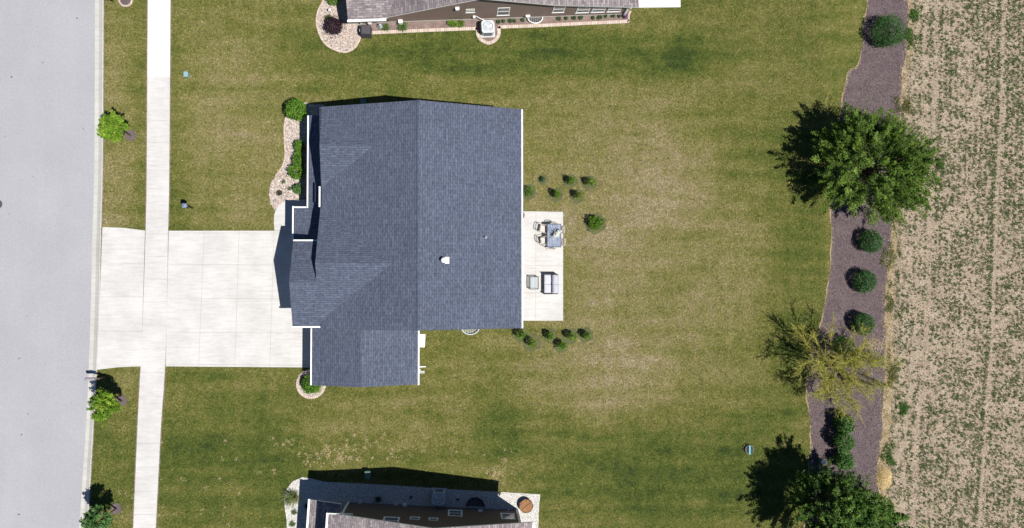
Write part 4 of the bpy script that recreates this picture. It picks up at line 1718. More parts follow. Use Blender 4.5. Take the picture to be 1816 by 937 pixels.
def cushion(c, s, name, mt, parent, tilt=0.0, seed=0):
    rg = np.random.default_rng(seed)
    m = MB()
    N = 8
    c = Vector(c)
    R = Matrix.Rotation(tilt, 3, 'Y')
    grid = {}
    for i in range(N + 1):
        for j in range(N + 1):
            u, v = i / N * 2 - 1, j / N * 2 - 1
            k = (1 - abs(u) ** 3.5) * (1 - abs(v) ** 3.5)
            z = s[2] / 2 * (.55 + .45 * k ** .5) + rg.uniform(-.006, .006)
            grid[i, j] = (c + R @ Vector((u * s[0] / 2, v * s[1] / 2, z)), c + R @ Vector((u * s[0] / 2, v * s[1] / 2, -s[2] / 2)))
    for i in range(N):
        for j in range(N):
            m.face([grid[i, j][0], grid[i + 1, j][0], grid[i + 1, j + 1][0], grid[i, j + 1][0]])
    for k in range(N):
        for (a, b) in (((k, 0), (k + 1, 0)), ((N, k), (N, k + 1)), ((N - k, N), (N - k - 1, N)), ((0, N - k), (0, N - k - 1))):
            m.face([grid[a][1], grid[b][1], grid[b][0], grid[a][0]])
    return m.build(name, mt, parent, True)


for s in (-1, 1):
    cushion((sx0 - .10, sy0 + s * .315, ZP + .39), (.72, .635, .15), 'seat_cushion', M_CUSH, r, 0, 3 + s)
    cushion((sx0 + .30, sy0 + s * .31, ZP + .60), (.42, .63, .22), 'back_cushion', M_CUSH2, r, rad(34), 8 + s)

# coffee table
cx1, cy1 = G(947, 502, .42)
r = thing('coffee_table', 'glass topped coffee table with a thin dark frame on the patio', 'coffee table', (cx1, cy1, ZP))
m = MB()
w2, d2, zt = .55, .82, ZP + .42
for s in (-1, 1):
    m.box((cx1 + s * w2 / 2, cy1, zt), (.055, d2 + .055, .035))
    m.box((cx1, cy1 + s * d2 / 2, zt + .001), (w2 - .055, .055, .035))
    m.box((cx1 + s * w2 / 2, cy1, ZP + .12), (.025, d2, .025))
for sx in (-1, 1):
    for sy in (-1, 1):
        m.box((cx1 + sx * w2 / 2, cy1 + sy * d2 / 2, ZP + .2), (.03, .03, .42))
m.build('frame', M_DARK, r)
MB().box((cx1, cy1, zt + .008), (w2 - .03, d2 - .03, .01)).build('glass_top', M_CLEAR, r)
m = MB()
for k in range(5):
    m.box((cx1 - .18 + k * .09, cy1, ZP + .12), (.055, d2 - .02, .015))
m.build('shelf', plain('pale_slats', (.50, .53, .53), .6), r)


# ------------------------------------------------------------------ vegetation
def limb_path(a, b, bend, rng, n=6):
    a, b = np.array(a), np.array(b)
    off = rng.normal(size=3) * bend * np.linalg.norm(b - a)
    return [tuple(a + (b - a) * t + off * math.sin(math.pi * t)) for t in np.linspace(0, 1, n)]


def tree(name, label, base, H, zc, rx, ry, rz, shoots, per, leaf, cols, seed, trunk_r=.14, cat='tree', group=None, bare=None, shoot_len=.5,
         bark=M_BARK, twigs=False, spread=.11, low=0.0, up=.5, limbs=16, fork=.25):
    rng = np.random.default_rng(seed)
    r = thing(name, label, cat, (base[0], base[1], 0), group)
    C = np.array([base[0], base[1], zc])
    m = MB()
    zf = max(.25, H * fork)
    m.tube([(base[0], base[1], 0), (base[0] + .02, base[1], zf * .5), (base[0], base[1] + .02, zf)], [trunk_r * 1.25, trunk_r, trunk_r * .9], 9)
    ends = []
    for k in range(limbs):
        a = 2 * math.pi * k / limbs + rng.uniform(-.3, .3)
        el = rng.uniform(low, 1.35)
        d = np.array([math.cos(a) * math.cos(el) * rx, math.sin(a) * math.cos(el) * ry, math.sin(el) * rz])
        e = C + d * rng.uniform(.6, .85)
        m.tube(limb_path((base[0], base[1], zf * rng.uniform(.6, 1)), e, .08, rng), [trunk_r * .5 * (1 - .8 * t) for t in np.linspace(0, 1, 6)], 6)
        ends.append(e)
    m_tr = m
    # clumped outline: shoots gather round lobes
    lob = rng.normal(size=(max(8, shoots // (14 if shoots < 300 else 16)), 3))
    lob /= np.linalg.norm(lob, axis=1)[:, None]
    lob[:, 2] = np.where(lob[:, 2] < -.35, -lob[:, 2], lob[:, 2])
    V, Cc = [], []
    for k in range(shoots):
        l = lob[rng.integers(len(lob))] + rng.normal(size=3) * (.26 if shoots < 300 else .15)
        l /= np.linalg.norm(l)
        if l[2] < -.5:
            l[2] = -l[2]
        rr = rng.uniform(.45, 1.02) ** .6
        if rng.random() < (.10 if shoots < 300 else .2):
            rr *= rng.uniform(1.08, 1.24)
        dens = 1.0
        if bare and (l[0] * bare[0] + l[1] * bare[1]) > bare[2] and rng.random() < .8:
            dens = .12
        tip = C + l * np.array([rx, ry, rz]) * rr
        dirn = l * np.array([1, 1, .8]) + np.array([0, 0, up]) + rng.normal(size=3) * .25
        dirn /= np.linalg.norm(dirn)
        Ls = shoot_len * rng.uniform(.6, 1.4)
        st = tip - dirn * Ls
        cnt = max(3, int(per * dens * rng.uniform(.6, 1.3)))
        t = rng.uniform(0, 1, cnt) ** .8
        w = spread * (1.15 - .75 * t)
        P = st + dirn * (t[:, None] * Ls) + rng.normal(size=(cnt, 3)) * w[:, None]
        P[:, 2] = np.maximum(P[:, 2], .06)
        V.append(leaf_quads(P, leaf, .6, .62, rng))
        base_c = np.array(cols)[rng.integers(len(cols))] * rng.uniform(.8, 1.2)
        Cc.append(base_c * rng.uniform(.75, 1.28, (cnt, 1)) * rng.uniform(.93, 1.07, (cnt, 3)))
        if twigs or dens < 1 or k % 4 == 0:
            m_tr.tube([tuple(C + (st - C) * .55), tuple(st), tuple(tip)], [.022, .014, .006], 4)
    m_tr.build('trunk', bark, r)
    cloud('crown', np.concatenate(V), np.concatenate(Cc), M_LEAF, r)
    return r


def shrub(name, label, c, zc, rx, ry, rz, n, leaf, cols, seed, cat='shrub', group=None, lumps=9, shape=1.0, z0=0.0, spike=0.0, cone=0.0, sprawl=False):
    """dense bush: leaves through the outer half of a lumpy body, plus stems"""
    rng = np.random.default_rng(seed)
    r = thing(name, label, cat, (c[0], c[1], z0), group)
    d = rng.normal(size=(n, 3))
    d /= np.linalg.norm(d, axis=1)[:, None]
    L = rng.normal(size=(lumps, 3))
    L /= np.linalg.norm(L, axis=1)[:, None]
    bumpy = np.maximum(0, (d @ L.T)).max(1) ** 4
    rr = (rng.uniform(.35, 1.0, n) ** .45) * (.78 + .30 * bumpy)
    if spike:
        rr *= 1 + spike * (rng.random(n) < .12)
    P = d * rr[:, None] * np.array([rx, ry, rz])
    if sprawl:
        cl = rng.normal(size=(14, 2)) * .5
        w = rng.integers(0, 14, n)
        P[:, 0] = (cl[w, 0] + rng.normal(size=n) * .17) * rx
        P[:, 1] = (cl[w, 1] + rng.normal(size=n) * .17) * ry
        P[:, 2] = rng.uniform(-1, 1, n) * rz
    if cone:
        k = 1 - cone * np.clip((P[:, 2] / rz + 1) / 2, 0, 1)
        P[:, 0] *= k
        P[:, 1] *= k
    P += np.array([c[0], c[1], zc])
    P[:, 2] = np.maximum(P[:, 2], z0 + .03)
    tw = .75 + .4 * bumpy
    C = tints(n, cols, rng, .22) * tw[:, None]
    m = MB()
    for k in range(7):
        a = k * .9
        m.tube([(c[0], c[1], z0), (c[0] + rx * .5 * math.cos(a), c[1] + ry * .5 * math.sin(a), zc + rz * .3)], [.02, .008], 5)
    m.build('stem', M_BARK, r)
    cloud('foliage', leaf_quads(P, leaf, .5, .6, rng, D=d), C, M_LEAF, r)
    return r


def tuft(name, label, c, n, L, cols, seed, cat='plant', group=None, w=.012, z0=.03, el=(0.3, 1.3), lean=(0, 0)):
    """clump of arching grass blades"""
    rng = np.random.default_rng(seed)
    a = rng.uniform(0, 2 * math.pi, n)
    e = rng.uniform(el[0], el[1], n)
    ln = L * rng.uniform(.6, 1.1, n)
    V = []
    for k in range(n):
        h = np.array([math.cos(a[k]) + lean[0], math.sin(a[k]) + lean[1], 0])
        p0 = np.array([c[0], c[1], z0]) + h * .03
        p1 = p0 + h * ln[k] * .5 * math.cos(e[k]) + np.array([0, 0, ln[k] * .55 * math.sin(e[k])])
        p2 = p1 + h * ln[k] * .55 * math.cos(e[k] * .3) + np.array([0, 0, ln[k] * .12 * math.sin(e[k]) - .02])
        s = np.array([-h[1], h[0], 0]) * w
        V.append([p0 - s, p0 + s, p1 + s, p1 - s])
        V.append([p1 - s, p1 + s, p2 + s * .2, p2 - s * .2])
    V = np.array(V)
    V[:, :, 2] = np.maximum(V[:, :, 2], z0)
    r = thing(name, label, cat, (c[0], c[1], z0), group)
    m = MB()
    m.tube([(c[0], c[1], z0 - .02), (c[0], c[1], z0 + .06)], [.06, .03], 8)
    m.build('stem', M_BARK, r)
    cloud('foliage', V, np.repeat(tints(n, cols, rng), 2, 0), M_LEAF, r)
    return r


LIME = [(.175, .30, .022), (.135, .25, .018), (.23, .34, .035), (.10, .19, .015)]
MIDG = [(.055, .125, .012), (.08, .165, .018), (.042, .095, .010), (.105, .19, .026)]
DEEP = [(.035, .095, .024), (.055, .135, .036), (.022, .065, .016), (.08, .17, .05)]
FRESH = [(.10, .22, .018), (.14, .27, .025), (.07, .16, .014)]
BLUEG = [(.065, .16, .035), (.11, .22, .06), (.045, .11, .028), (.18, .28, .12)]


def street_tree(base_px, label, cols, seed, R=.92, H=3.5, mulch=True, z=2.55, rzz=.95, pink=False):
    b = G(*base_px)
    tree('street_tree', label, b, H, z, R, R, rzz, 190, 46, .105, cols, seed, .05, limbs=12, shoot_len=.32, spread=.08, group='young trees along the street', fork=.4)
    m = MB()
    N = 22
    ring = [(b[0] + (.34 + .03 * math.sin(k * 2.1)) * math.cos(2 * math.pi * k / N), b[1] + (.36 + .03 * math.cos(k * 1.3)) * math.sin(2 * math.pi * k / N)) for k in range(N)]
    m.prism(ring, -.02, .045)
    o = m.build('mulch_ring', M_MULCH if not pink else M_PEB)
    o['kind'] = 'structure'
    NO_GRASS.append(ring)


street_tree((232, 241), 'lime green young street tree north of the driveway apron', LIME, 21)
street_tree((216, 711), 'lime green young street tree just south of the mailbox', LIME, 22, 1.0)
street_tree((206.5, 902), 'blue green young street tree near the bottom left corner', BLUEG, 23, .88)
b4 = G(223, 0)
m = MB()
m.torus((b4[0], b4[1], .03), .42, .07, 28, 6)
o = m.build('paver_edging', M_PAVER)
tag(o, 'pinkish ring of pavers on the verge at the top edge', 'garden edging')
m = MB()
m.disc((b4[0], b4[1], .03), .42)
o = m.build('mulch_ring', M_MULCH)
o['kind'] = 'structure'
tree('street_tree', 'street tree at the top edge, only its lower leaves in the picture', G(222, -3), 3.5, 2.5, .85, .85, .9, 90, 30, .10, FRESH, 24, .05,
     limbs=10, shoot_len=.32, spread=.08, group='young trees along the street')

# big broad tree on the mulch bed
tree('broad_tree', 'large spreading green tree between lawn and field, with sparse twigs at its upper right', G(1516, 306), 6.4, 2.55, 4.25, 4.0, 3.1, 900, 150, .098,
     [(.10, .175, .018), (.14, .225, .030), (.06, .115, .012), (.17, .255, .045), (.085, .155, .018)], 31, .16, low=-.1,
     bare=(.5, .84, .62), shoot_len=1.25, spread=.12, limbs=30, up=.35, fork=.12)
# lower right trees
tree('broad_tree', 'dark green spreading tree at the bottom edge, right beside the lawn', G(1440, 893), 6.8, 3.4, 3.2, 3.2, 2.8, 700, 130, .10,
     [(.065, .135, .018), (.10, .185, .026), (.045, .10, .014), (.135, .22, .036)], 32, .16, low=-.1, shoot_len=1.2, spread=.11, limbs=22, up=.35, fork=.12)
tree('broad_tree', 'smaller bright green tree at the bottom edge, next to the field', G(1545, 925), 4.4, 2.4, 2.0, 2.1, 1.8, 320, 85, .11,
     [(.085, .18, .02), (.11, .21, .03), (.06, .13, .016)], 33, .11, low=-.1, shoot_len=.7, spread=.14, limbs=14, up=.35, fork=.12)


# the yellow, thin-leaved weeping tree
def weeping(label, base, seed):
    rng = np.random.default_rng(seed)
    r = thing('weeping_tree', label, 'tree', (base[0], base[1], 0))
    m = MB()
    B = np.array([base[0], base[1], 0.0])
    m.tube([tuple(B), (B[0], B[1], .5), (B[0] + .03, B[1], .9)], [.13, .11, .10], 9)
    V, C, DD, TW_ = [], [], [], []
    for k in range(38):
        a = 2 * math.pi * k / 38 + rng.uniform(-.2, .2)
        el = rng.uniform(.25, 1.3)
        Lm = rng.uniform(2.7, 4.4)
        d = np.array([math.cos(a) * math.cos(el), math.sin(a) * math.cos(el), math.sin(el)])
        st = B + np.array([0, 0, rng.uniform(.6, .95)])
        e = st + d * Lm * np.array([1.0, .95, 1.15])
        path = [np.array(q) for q in limb_path(st, e, .07, rng, 7)]
        m.tube([tuple(q) for q in path], [.026 * (1 - .8 * t) + .004 for t in np.linspace(0, 1, 7)], 5)
        for j in range(34):
            t = rng.uniform(.3, 1.0)
            i = min(5, int(t * 6))
            q = path[i] + (path[i + 1] - path[i]) * (t * 6 - i)
            dd = d * .8 + rng.normal(size=3) * .6
            dd /= np.linalg.norm(dd)
            Ls = rng.uniform(.4, 1.15)
            q2 = q + dd * Ls * .6
            q3 = q2 + (dd * .8 + np.array([0, 0, -.3])) * Ls * .45
            m.tube([tuple(q), tuple(q2), tuple(q3)], [.013, .009, .005], 4, cap=False)
            cnt = rng.integers(13, 26)
            s = rng.uniform(.1, 1, cnt)[:, None]
            P = q + (q3 - q) * s + rng.normal(size=(cnt, 3)) * .045
            V.append(P)
            DD.append(np.tile((q3 - q) / np.linalg.norm(q3 - q), (cnt, 1)))
            C.append(tints(cnt, [(.38, .37, .04), (.48, .45, .07), (.26, .29, .04), (.14, .19, .03)], rng))
    m.build('trunk', M_BARKY, r)
    P = np.concatenate(V)
    cloud('crown', leaf_quads(P, .08, .5, .34, rng, D=np.concatenate(DD)), np.concatenate(C), M_LEAF, r)


weeping('sparse yellow green tree with thin twigs and a feathery shadow on the lawn', G(1467, 645), 41)

# evergreens in the mulch bed
EV = [((1535, 430), .80, .95, 'dark green round evergreen touching the big tree, topmost of the three in the mulch'),
      ((1525, 500), .80, .95, 'dark green round evergreen in the mulch, middle one of the three'),
      ((1522, 574), .76, .9, 'dark green round evergreen in the mulch, next to the yellow tree')]
for i, (p, R, hz, lab) in enumerate(EV):
    c = G(*p)
    shrub('evergreen_shrub', lab, c, .72, R * 1.08, R * 1.15, hz * .8, 3600, .085, DEEP, 50 + i, group='round evergreens in the mulch bed', lumps=22, cone=.18)
c = G(1562, 64)
shrub('evergreen_shrub', 'broad green conifer in the mulch near the top edge', c, .9, 1.08, 1.15, .95, 4600, .09, [(.035, .105, .022), (.055, .145, .03), (.025, .075, .016)], 55, lumps=26, spike=.15)
c = G(1486, 612)
shrub('evergreen_shrub', 'bright green shrub half under the yellow tree', c, .7, .75, .7, .8, 1500, .085, [(.06, .15, .02), (.09, .20, .025), (.035, .09, .015)], 56, lumps=12)
for k, (p, rx, ry, h) in enumerate((((1487, 748), .62, .75, 1.05), ((1483, 779), .72, .8, 1.15), ((1488, 815), .70, .62, .8))):
    c = G(*p)
    labs = ['leafy green bush just below the yellow tree, top of a joined row of three', 'leafy green bush in the middle of a joined row of three', 'darker leafy bush at the foot of a joined row, beside the big shadow']
    shrub('leafy_bush', labs[k], c, h * .75, rx, ry, h * .85, 2300, .12, [(.05, .13, .022), (.075, .175, .032), (.035, .09, .016), (.10, .20, .05)], 60 + k, lumps=12, group='joined bushes in the mulch bed', spike=.1)

# young shrubs in the back yard
YSH = [((962, 319), .24, 'thin weak shrub with a dark hollow, north of the patio'), ((1011.5, 322), .34, 'round green shrub north east of the patio, left of the last one in its row'),
       ((1045, 325), .36, 'round green shrub at the right end of the upper row by the patio'), ((935.5, 341), .40, 'green shrub close against the east eave of the middle house'),
       ((985.5, 346), .36, 'yellow green shrub standing in the lower row above the patio'), ((1024, 348), .35, 'green shrub with an orange brown underside above the patio'),
       ((1055.5, 396), .50, 'bright green leafy shrub standing alone east of the patio'),
       ((923.5, 593), .36, 'dark green shrub at the south east corner of the middle house'), ((943, 608), .42, 'green shrub south of the patio, lower left of its cluster'),
       ((973.5, 595), .34, 'green shrub just south of the patio middle'), ((995, 612), .36, 'yellow green shrub lowest in the cluster south of the patio'),
       ((1012, 596), .38, 'dark leafy shrub south of the patio right corner'), ((1038, 594), .36, 'pale green shrub, rightmost of the cluster south of the patio')]
for i, (p, R, lab) in enumerate(YSH):
    c = G(*p)
    cols = [[(.10, .20, .02), (.14, .25, .03), (.05, .11, .015)], [(.15, .24, .02), (.20, .29, .04), (.07, .13, .015)], [(.13, .24, .02), (.09, .18, .016)]][(i * 2) % 3 if i != 6 else 2]
    if i == 5:
        cols = cols + [(.26, .17, .07)]
    if i == 0:
        cols = [(.05, .11, .04), (.07, .14, .05)]
    shrub('young_shrub', lab, c, (.56 + .05 * (i % 3)) if i != 0 else .25, R * (.9 + .08 * (i % 4)), R * (1.05 - .06 * (i % 3)), .56 if i != 0 else .2, 430 if i not in (0, 6) else (150 if i == 0 else 600), .085 if i != 6 else .13, cols, 80 + i,
          group='young shrubs round the patio', lumps=5 + i % 4, cone=.35 if i != 6 else 0, spike=.3)
    ring = [(c[0] + (R * 1.5 + .07 * math.sin(k * 2.3 + i)) * math.cos(math.pi * k / 9), c[1] + (R * 1.45 + .06 * math.cos(k * 1.9)) * math.sin(math.pi * k / 9)) for k in range(18)]
    o = MB().prism(ring, -.02, .008 + .0004 * i).build('planting_hole', mat('dull_green_earth', f_ground([(0.3, (.070, .085, .035)), (.7, (.13, .125, .06))], 3)))
    o['kind'] = 'structure'
    NO_GRASS.append(ring)

# front bed plants
c = G(530, 201)
shrub('front_shrub', 'round bright green bush at the north end of the pebble bed', c, .95, .72, .74, .85, 2400, .095, [(.10, .22, .018), (.13, .26, .024), (.07, .16, .014)], 100, lumps=16, z0=.03)
for k, (p, rx, ry, h, lab) in enumerate((((534, 262), .34, .42, .45, 'small green bush by the porch, upper one of the clump'), ((533, 287), .40, .62, .5, 'spiky light green bush by the porch, middle of the clump'),
                                         ((528, 307), .56, .52, .55, 'broad spiky light green bush by the porch, lowest of the three'), ((531, 337), .30, .34, .35, 'small rounded green bush near the corner of the front walk'))):
    c = G(*p)
    shrub('front_shrub', lab, c, .35 + h * .3, rx, ry, h, 900, .11, FRESH if k < 3 else [(.06, .15, .03), (.09, .19, .05)], 101 + k, lumps=10, z0=.03, spike=.2, group='bushes in the front pebble bed')
c = G(496, 343)
shrub('low_plant', 'dark grey brown low plant among the pebbles', c, .10, .22, .2, .12, 320, .06, [(.05, .05, .035), (.08, .075, .05)], 106, cat='plant', z0=.03)
for k, (p, lab) in enumerate((((503, 323), 'tiny grey green plant in the pebbles above the dark one'), ((514, 335), 'tiny green plant in the pebbles between dark plant and bush'))):
    tuft('low_plant', lab, G(*p), 60, .16, [(.07, .12, .05), (.10, .14, .07)], 107 + k, w=.014, z0=.03)
c = G(553.5, 680)
shrub('corner_bush', 'dense green bush at the south west corner of the garage wing', c, .55, .70, .66, .55, 2200, .10, FRESH + [(.05, .13, .02)], 110, lumps=14, z0=.03, spike=.1)
c = G(540, 673)
shrub('low_plant', 'dark red leaved little plant beside the garage corner bush', c, .22, .22, .22, .18, 260, .08, [(.09, .03, .025), (.06, .05, .03)], 111, cat='plant', z0=.03)

# neighbour bed north: purple bush, flowers and perennials
c = G(594, 50)
shrub('purple_bush', 'dark purple leaved bush in the pebble bed', c, .55, .62, .60, .55, 2000, .09, [(.045, .022, .035), (.07, .035, .05), (.03, .015, .025)], 120, lumps=12, z0=.03, spike=.4)
c = G(585, 37)
shrub('low_plant', 'olive green plant tucked behind the purple bush', c, .22, .34, .32, .25, 500, .08, [(.08, .12, .02), (.12, .15, .03)], 121, cat='plant', z0=.03)
c = G(592, 1)
shrub('front_shrub', 'green bush at the top edge beside the brown roof', c, .4, .45, .5, .4, 800, .09, FRESH, 122, z0=.03)
gx2, gy2 = G(586, 21)
r = thing('garden_lantern', 'small white and black garden lantern among the pebbles', 'lantern', (gx2, gy2, .03))
m = MB()
m.tube([(gx2, gy2, .03), (gx2, gy2, .25)], .02, 6)
m.tube([(gx2, gy2, .25), (gx2, gy2, .38)], .06, 8)
m.build('body', M_BLACK, r)
MB().tube([(gx2, gy2, .38), (gx2, gy2, .44)], [.10, .02], 10).build('cap', M_WHITE, r)
beds = [((884, 40), .16), ((893, 39), .13), ((905, 38.5), .15), ((912.5, 38.5), .13), ((927, 37), .14), ((991, 34), .17), ((1004, 33.5), .13), ((1017.5, 33), .16), ((1030, 32.5), .16),
        ((1051.5, 33), .12), ((1063.5, 32), .19), ((1074, 29.5), .13), ((1087, 29.5), .15), ((1098, 30), .11)]
bedlab = ['just right of the air conditioner', 'second to the right of the air conditioner', 'under the middle of the square window', 'under the right edge of the square window', 'left of the window well',
          'nearest under the second square window', 'under the right edge of the second square window', 'at the left corner of the triple window', 'under the left sash of the triple window',
          'small one under the middle sash', 'largest one, under the middle of the triple window', 'under the right sash of the triple window', 'two plants left of the purple flowers', 'smallest, beside the purple flowers']
for i, ((px, py), R) in enumerate(beds):
    shrub('bed_plant', 'grey green plant in the flower bed, ' + bedlab[i], G(px, py), .14, R, R, .13, 240, .06, [(.07, .14, .05), (.10, .18, .07), (.05, .10, .035)], 130 + i, cat='plant', z0=.02,
          group='small plants in the flower bed')
shrub('bed_plant', 'bright yellow green bush in the flower bed left of the air conditioner', G(804, 44), .22, .42, .26, .22, 800, .07, [(.14, .26, .025), (.19, .31, .04)], 150, cat='plant', z0=.02)
shrub('bed_plant', 'yellow green bush touching the bright one in the flower bed', G(818, 44), .20, .24, .26, .2, 500, .07, [(.16, .22, .03), (.12, .19, .03)], 151, cat='plant', z0=.02)
tuft('bed_plant', 'green strappy plant under the meter box', G(714, 48.5), 160, .45, [(.06, .13, .03), (.09, .17, .04)], 152, w=.014, z0=.02)
tuft('bed_plant', 'low green strappy plant beside the covered grill', G(684, 50), 120, .32, [(.09, .16, .03), (.07, .13, .03)], 153, w=.014, z0=.02)
shrub('bed_flowers', 'purple flowers at the right end of the flower bed', G(1108, 29.5), .22, .20, .26, .2, 420, .055, [(.30, .10, .36), (.22, .06, .28), (.08, .14, .05)], 154, cat='flowers', z0=.02)
# garden figure between the grill and the plant
fx2, fy2 = G(675, 48)
r = thing('garden_figure', 'small pale blue grey garden ornament in the flower bed beside the grill', 'ornament', (fx2, fy2, .02))
m = MB()
m.tube([(fx2, fy2, .02), (fx2, fy2, .1), (fx2, fy2, .26), (fx2, fy2, .36), (fx2, fy2, .42), (fx2, fy2, .5), (fx2, fy2, .53)], [.14, .15, .13, .06, .09, .07, .01], 14)
m.tube([(fx2 - .18, fy2 + .02, .1), (fx2 - .1, fy2, .25)], [.07, .05], 8)
m.build('body', plain('pale_blue_grey_ceramic', (.38, .45, .50), .4, .25, 12), r, True)

# bottom house plants
tuft('ornamental_grass', 'feathery ornamental grass clump casting thin shadows on white gravel', G(523.5, 877), 240, .75, [(.12, .16, .04), (.22, .21, .09), (.07, .11, .03)], 160, w=.010, lean=(-.35, -.3))
tuft('ornamental_grass', 'small green grass tuft on white gravel, upper of the two little ones', G(522.5, 908), 90, .24, [(.08, .14, .04), (.11, .17, .05)], 161)
tuft('ornamental_grass', 'small green grass tuft on white gravel nearest the bottom edge', G(519, 929), 90, .24, [(.08, .14, .04), (.11, .17, .05)], 162)
for k, (p, lab) in enumerate((((546, 897), 'dark shaded plant beside the gutter of the bottom house'), ((671, 885), 'dark shaded twiggy plant on gravel between the meter boxes'), ((729, 882), 'small dark plant in the shaded gravel left of the air conditioner'),
                              ((811, 886), 'tiny dark plant in the shaded gravel left of the window well'), ((886, 875), 'tiny plant at the sunlit corner of the white gravel'))):
    tuft('low_plant', lab, G(*p), 60 if k < 2 else 24, .32 if k < 2 else .14, [(.03, .07, .03), (.05, .09, .04)], 165 + k)
c = G(660, 886)

# weeds along the field edge
for k, (p, rx, ry, h, lab) in enumerate((((1662, 299), .55, .8, .35, 'green weeds right of the big tree at the field edge'), ((1603, 195), .8, .7, .25, 'sparse weeds above the big tree at the field edge'),
                                         ((1621, 28), .35, .6, .22, 'weed patch right of the broad conifer, upper one'), ((1614, 68), .45, .5, .25, 'weed patch right of the broad conifer, lower one'),
                                         ((1575, 803), .35, .75, .3, 'bright green weeds beside the tan straw mound'), ((1580, 452), .5, .7, .14, 'olive weeds at the field edge beside the top evergreen'),
                                         ((1580, 540), .45, .8, .14, 'olive weeds at the field edge beside the lower evergreens'), ((1578, 660), .4, 1.0, .2, 'yellowish weeds right of the yellow tree'),
                                         ((1600, 725), .3, .4, .2, 'small green weeds at the field edge below the yellow tree'))):
    cols = [(.06, .14, .02), (.09, .18, .03)] if k in (0, 2, 3, 4, 8) else [(.13, .15, .035), (.20, .19, .06), (.09, .12, .03)]
    shrub('weeds', lab, G(*p), h * .3, rx * 1.2, ry * 1.2, h * .5, 900, .085, cols, 170 + k, cat='weeds', group='weeds along the field edge', z0=.02, spike=.25, sprawl=True)

# low weeds and dry stalks in the strip between mulch and field
# straw mound
mc = G(1567, 848)
rng = np.random.default_rng(9)
r = thing('straw_mound', 'tan mound of straw at the corner of the mulch bed', 'straw pile', (mc[0], mc[1], 0))
m = MB()
N, K = 24, 6
rings = []
for k in range(K + 1):
    t = k / K
    ring = []
    for i in range(N):
        a = 2 * math.pi * i / N
        R = (1 - t) * (1 + .14 * math.sin(3 * a + 1) + .08 * math.sin(7 * a))
        ring.append((mc[0] + .5 * R * math.cos(a), mc[1] + .72 * R * math.sin(a), .02 + .30 * (1 - (1 - t) ** 2) + rng.uniform(-.015, .015)))
    rings.append(ring)
for a_, b_ in zip(rings, rings[1:]):
    for i in range(N):
        j = (i + 1) % N
        m.face([a_[i], a_[j], b_[j], b_[i]])
m.build('heap', M_TAN, r, True)
n = 1500
a = rng.uniform(0, 2 * math.pi, n)
q = rng.uniform(0, 1, n) ** .5
P = np.stack([mc[0] + .56 * q * np.cos(a), mc[1] + .8 * q * np.sin(a), .04 + .30 * (1 - q ** 2)], 1)
cloud('loose_straw', leaf_quads(P, .16, 2.0, .12, rng), tints(n, [(.55, .41, .20), (.42, .30, .13), (.62, .50, .28)], rng), M_CHIP, r)['kind'] = 'stuff'

# ------------------------------------------------------------------ scattered stuff
X0, X1, Y0, Y1 = -33.5, 41, -19.5, 21.5


def scatter(n, poly, bbox=None):
    xs = [p[0] for p in poly]
    ys_ = [p[1] for p in poly]
    bx = (max(min(xs), X0), min(max(xs), X1), max(min(ys_), Y0), min(max(ys_), Y1))
    X = RNG.uniform(bx[0], bx[1], n)
    Y = RNG.uniform(bx[2], bx[3], n)
    k = inpoly(X, Y, poly)
    return X[k], Y[k]


# grass blades
n = 600000
X = RNG.uniform(curbE[0][0] - 6, 25, n)
Y = RNG.uniform(Y0, Y1, n)
keep = np.ones(n, bool)
for p in NO_GRASS:
    xs = [q[0] for q in p]
    ys_ = [q[1] for q in p]
    bb = (X >= min(xs)) & (X <= max(xs)) & (Y >= min(ys_)) & (Y <= max(ys_)) & keep
    idx = np.nonzero(bb)[0]
    if len(idx):
        keep[idx[inpoly(X[idx], Y[idx], p)]] = False
X, Y = X[keep], Y[keep]
n = len(X)
a = RNG.uniform(0, 2 * math.pi, n)
hgt = RNG.uniform(.02, .055, n)
ln = RNG.uniform(.045, .12, n)
wd = RNG.uniform(.010, .022, n)
c_, s_ = np.cos(a), np.sin(a)
V = np.zeros((n, 3, 3))
V[:, 0] = np.stack([X - s_ * wd, Y + c_ * wd, np.zeros(n) + .002], 1)
V[:, 1] = np.stack([X + s_ * wd, Y - c_ * wd, np.zeros(n) + .002], 1)
V[:, 2] = np.stack([X + c_ * ln, Y + s_ * ln, hgt], 1)
rn = RNG.normal(1.05, .52, n).clip(.25, 2.4)
tc = np.stack([rn, rn * RNG.uniform(.92, 1.05, n), rn * RNG.uniform(.8, 1.2, n)], 1)
st_ = RNG.random(n) < .10
tc[st_] *= np.array([1.7, 1.5, 2.0])
cloud('grass', V, tc, M_BLADE)['kind'] = 'stuff'

# clippings / dandelion clumps: pale dead spots near the bottom lawn
DS = []
for (cx_, cy_, sx_, sy__, k) in ((590, 810, 30, 10, 60), (880, 835, 14, 14, 34), (500, 785, 14, 5, 8), (400, 850, 60, 60, 26), (660, 800, 50, 14, 30), (225, 880, 12, 20, 4), (700, 790, 60, 14, 20)):
    for _ in range(k):
        DS.append(G(random.gauss(cx_, sx_), random.gauss(cy_, sy__)))
V, C = [], []
for (x, y) in DS:
    if any(inpoly(np.array([x]), np.array([y]), p)[0] for p in NO_GRASS):
        continue
    k = random.randint(10, 26)
    R = random.uniform(.04, .11)
    P = np.stack([RNG.normal(x, R, k), RNG.normal(y, R, k), RNG.uniform(.03, .055, k)], 1)
    V.append(leaf_quads(P, .07, 1.5, .3))
    C.append(tints(k, [(.42, .33, .17), (.52, .42, .25)]))
cloud('dry_grass_clumps', np.concatenate(V), np.concatenate(C), M_CHIP)['kind'] = 'stuff'

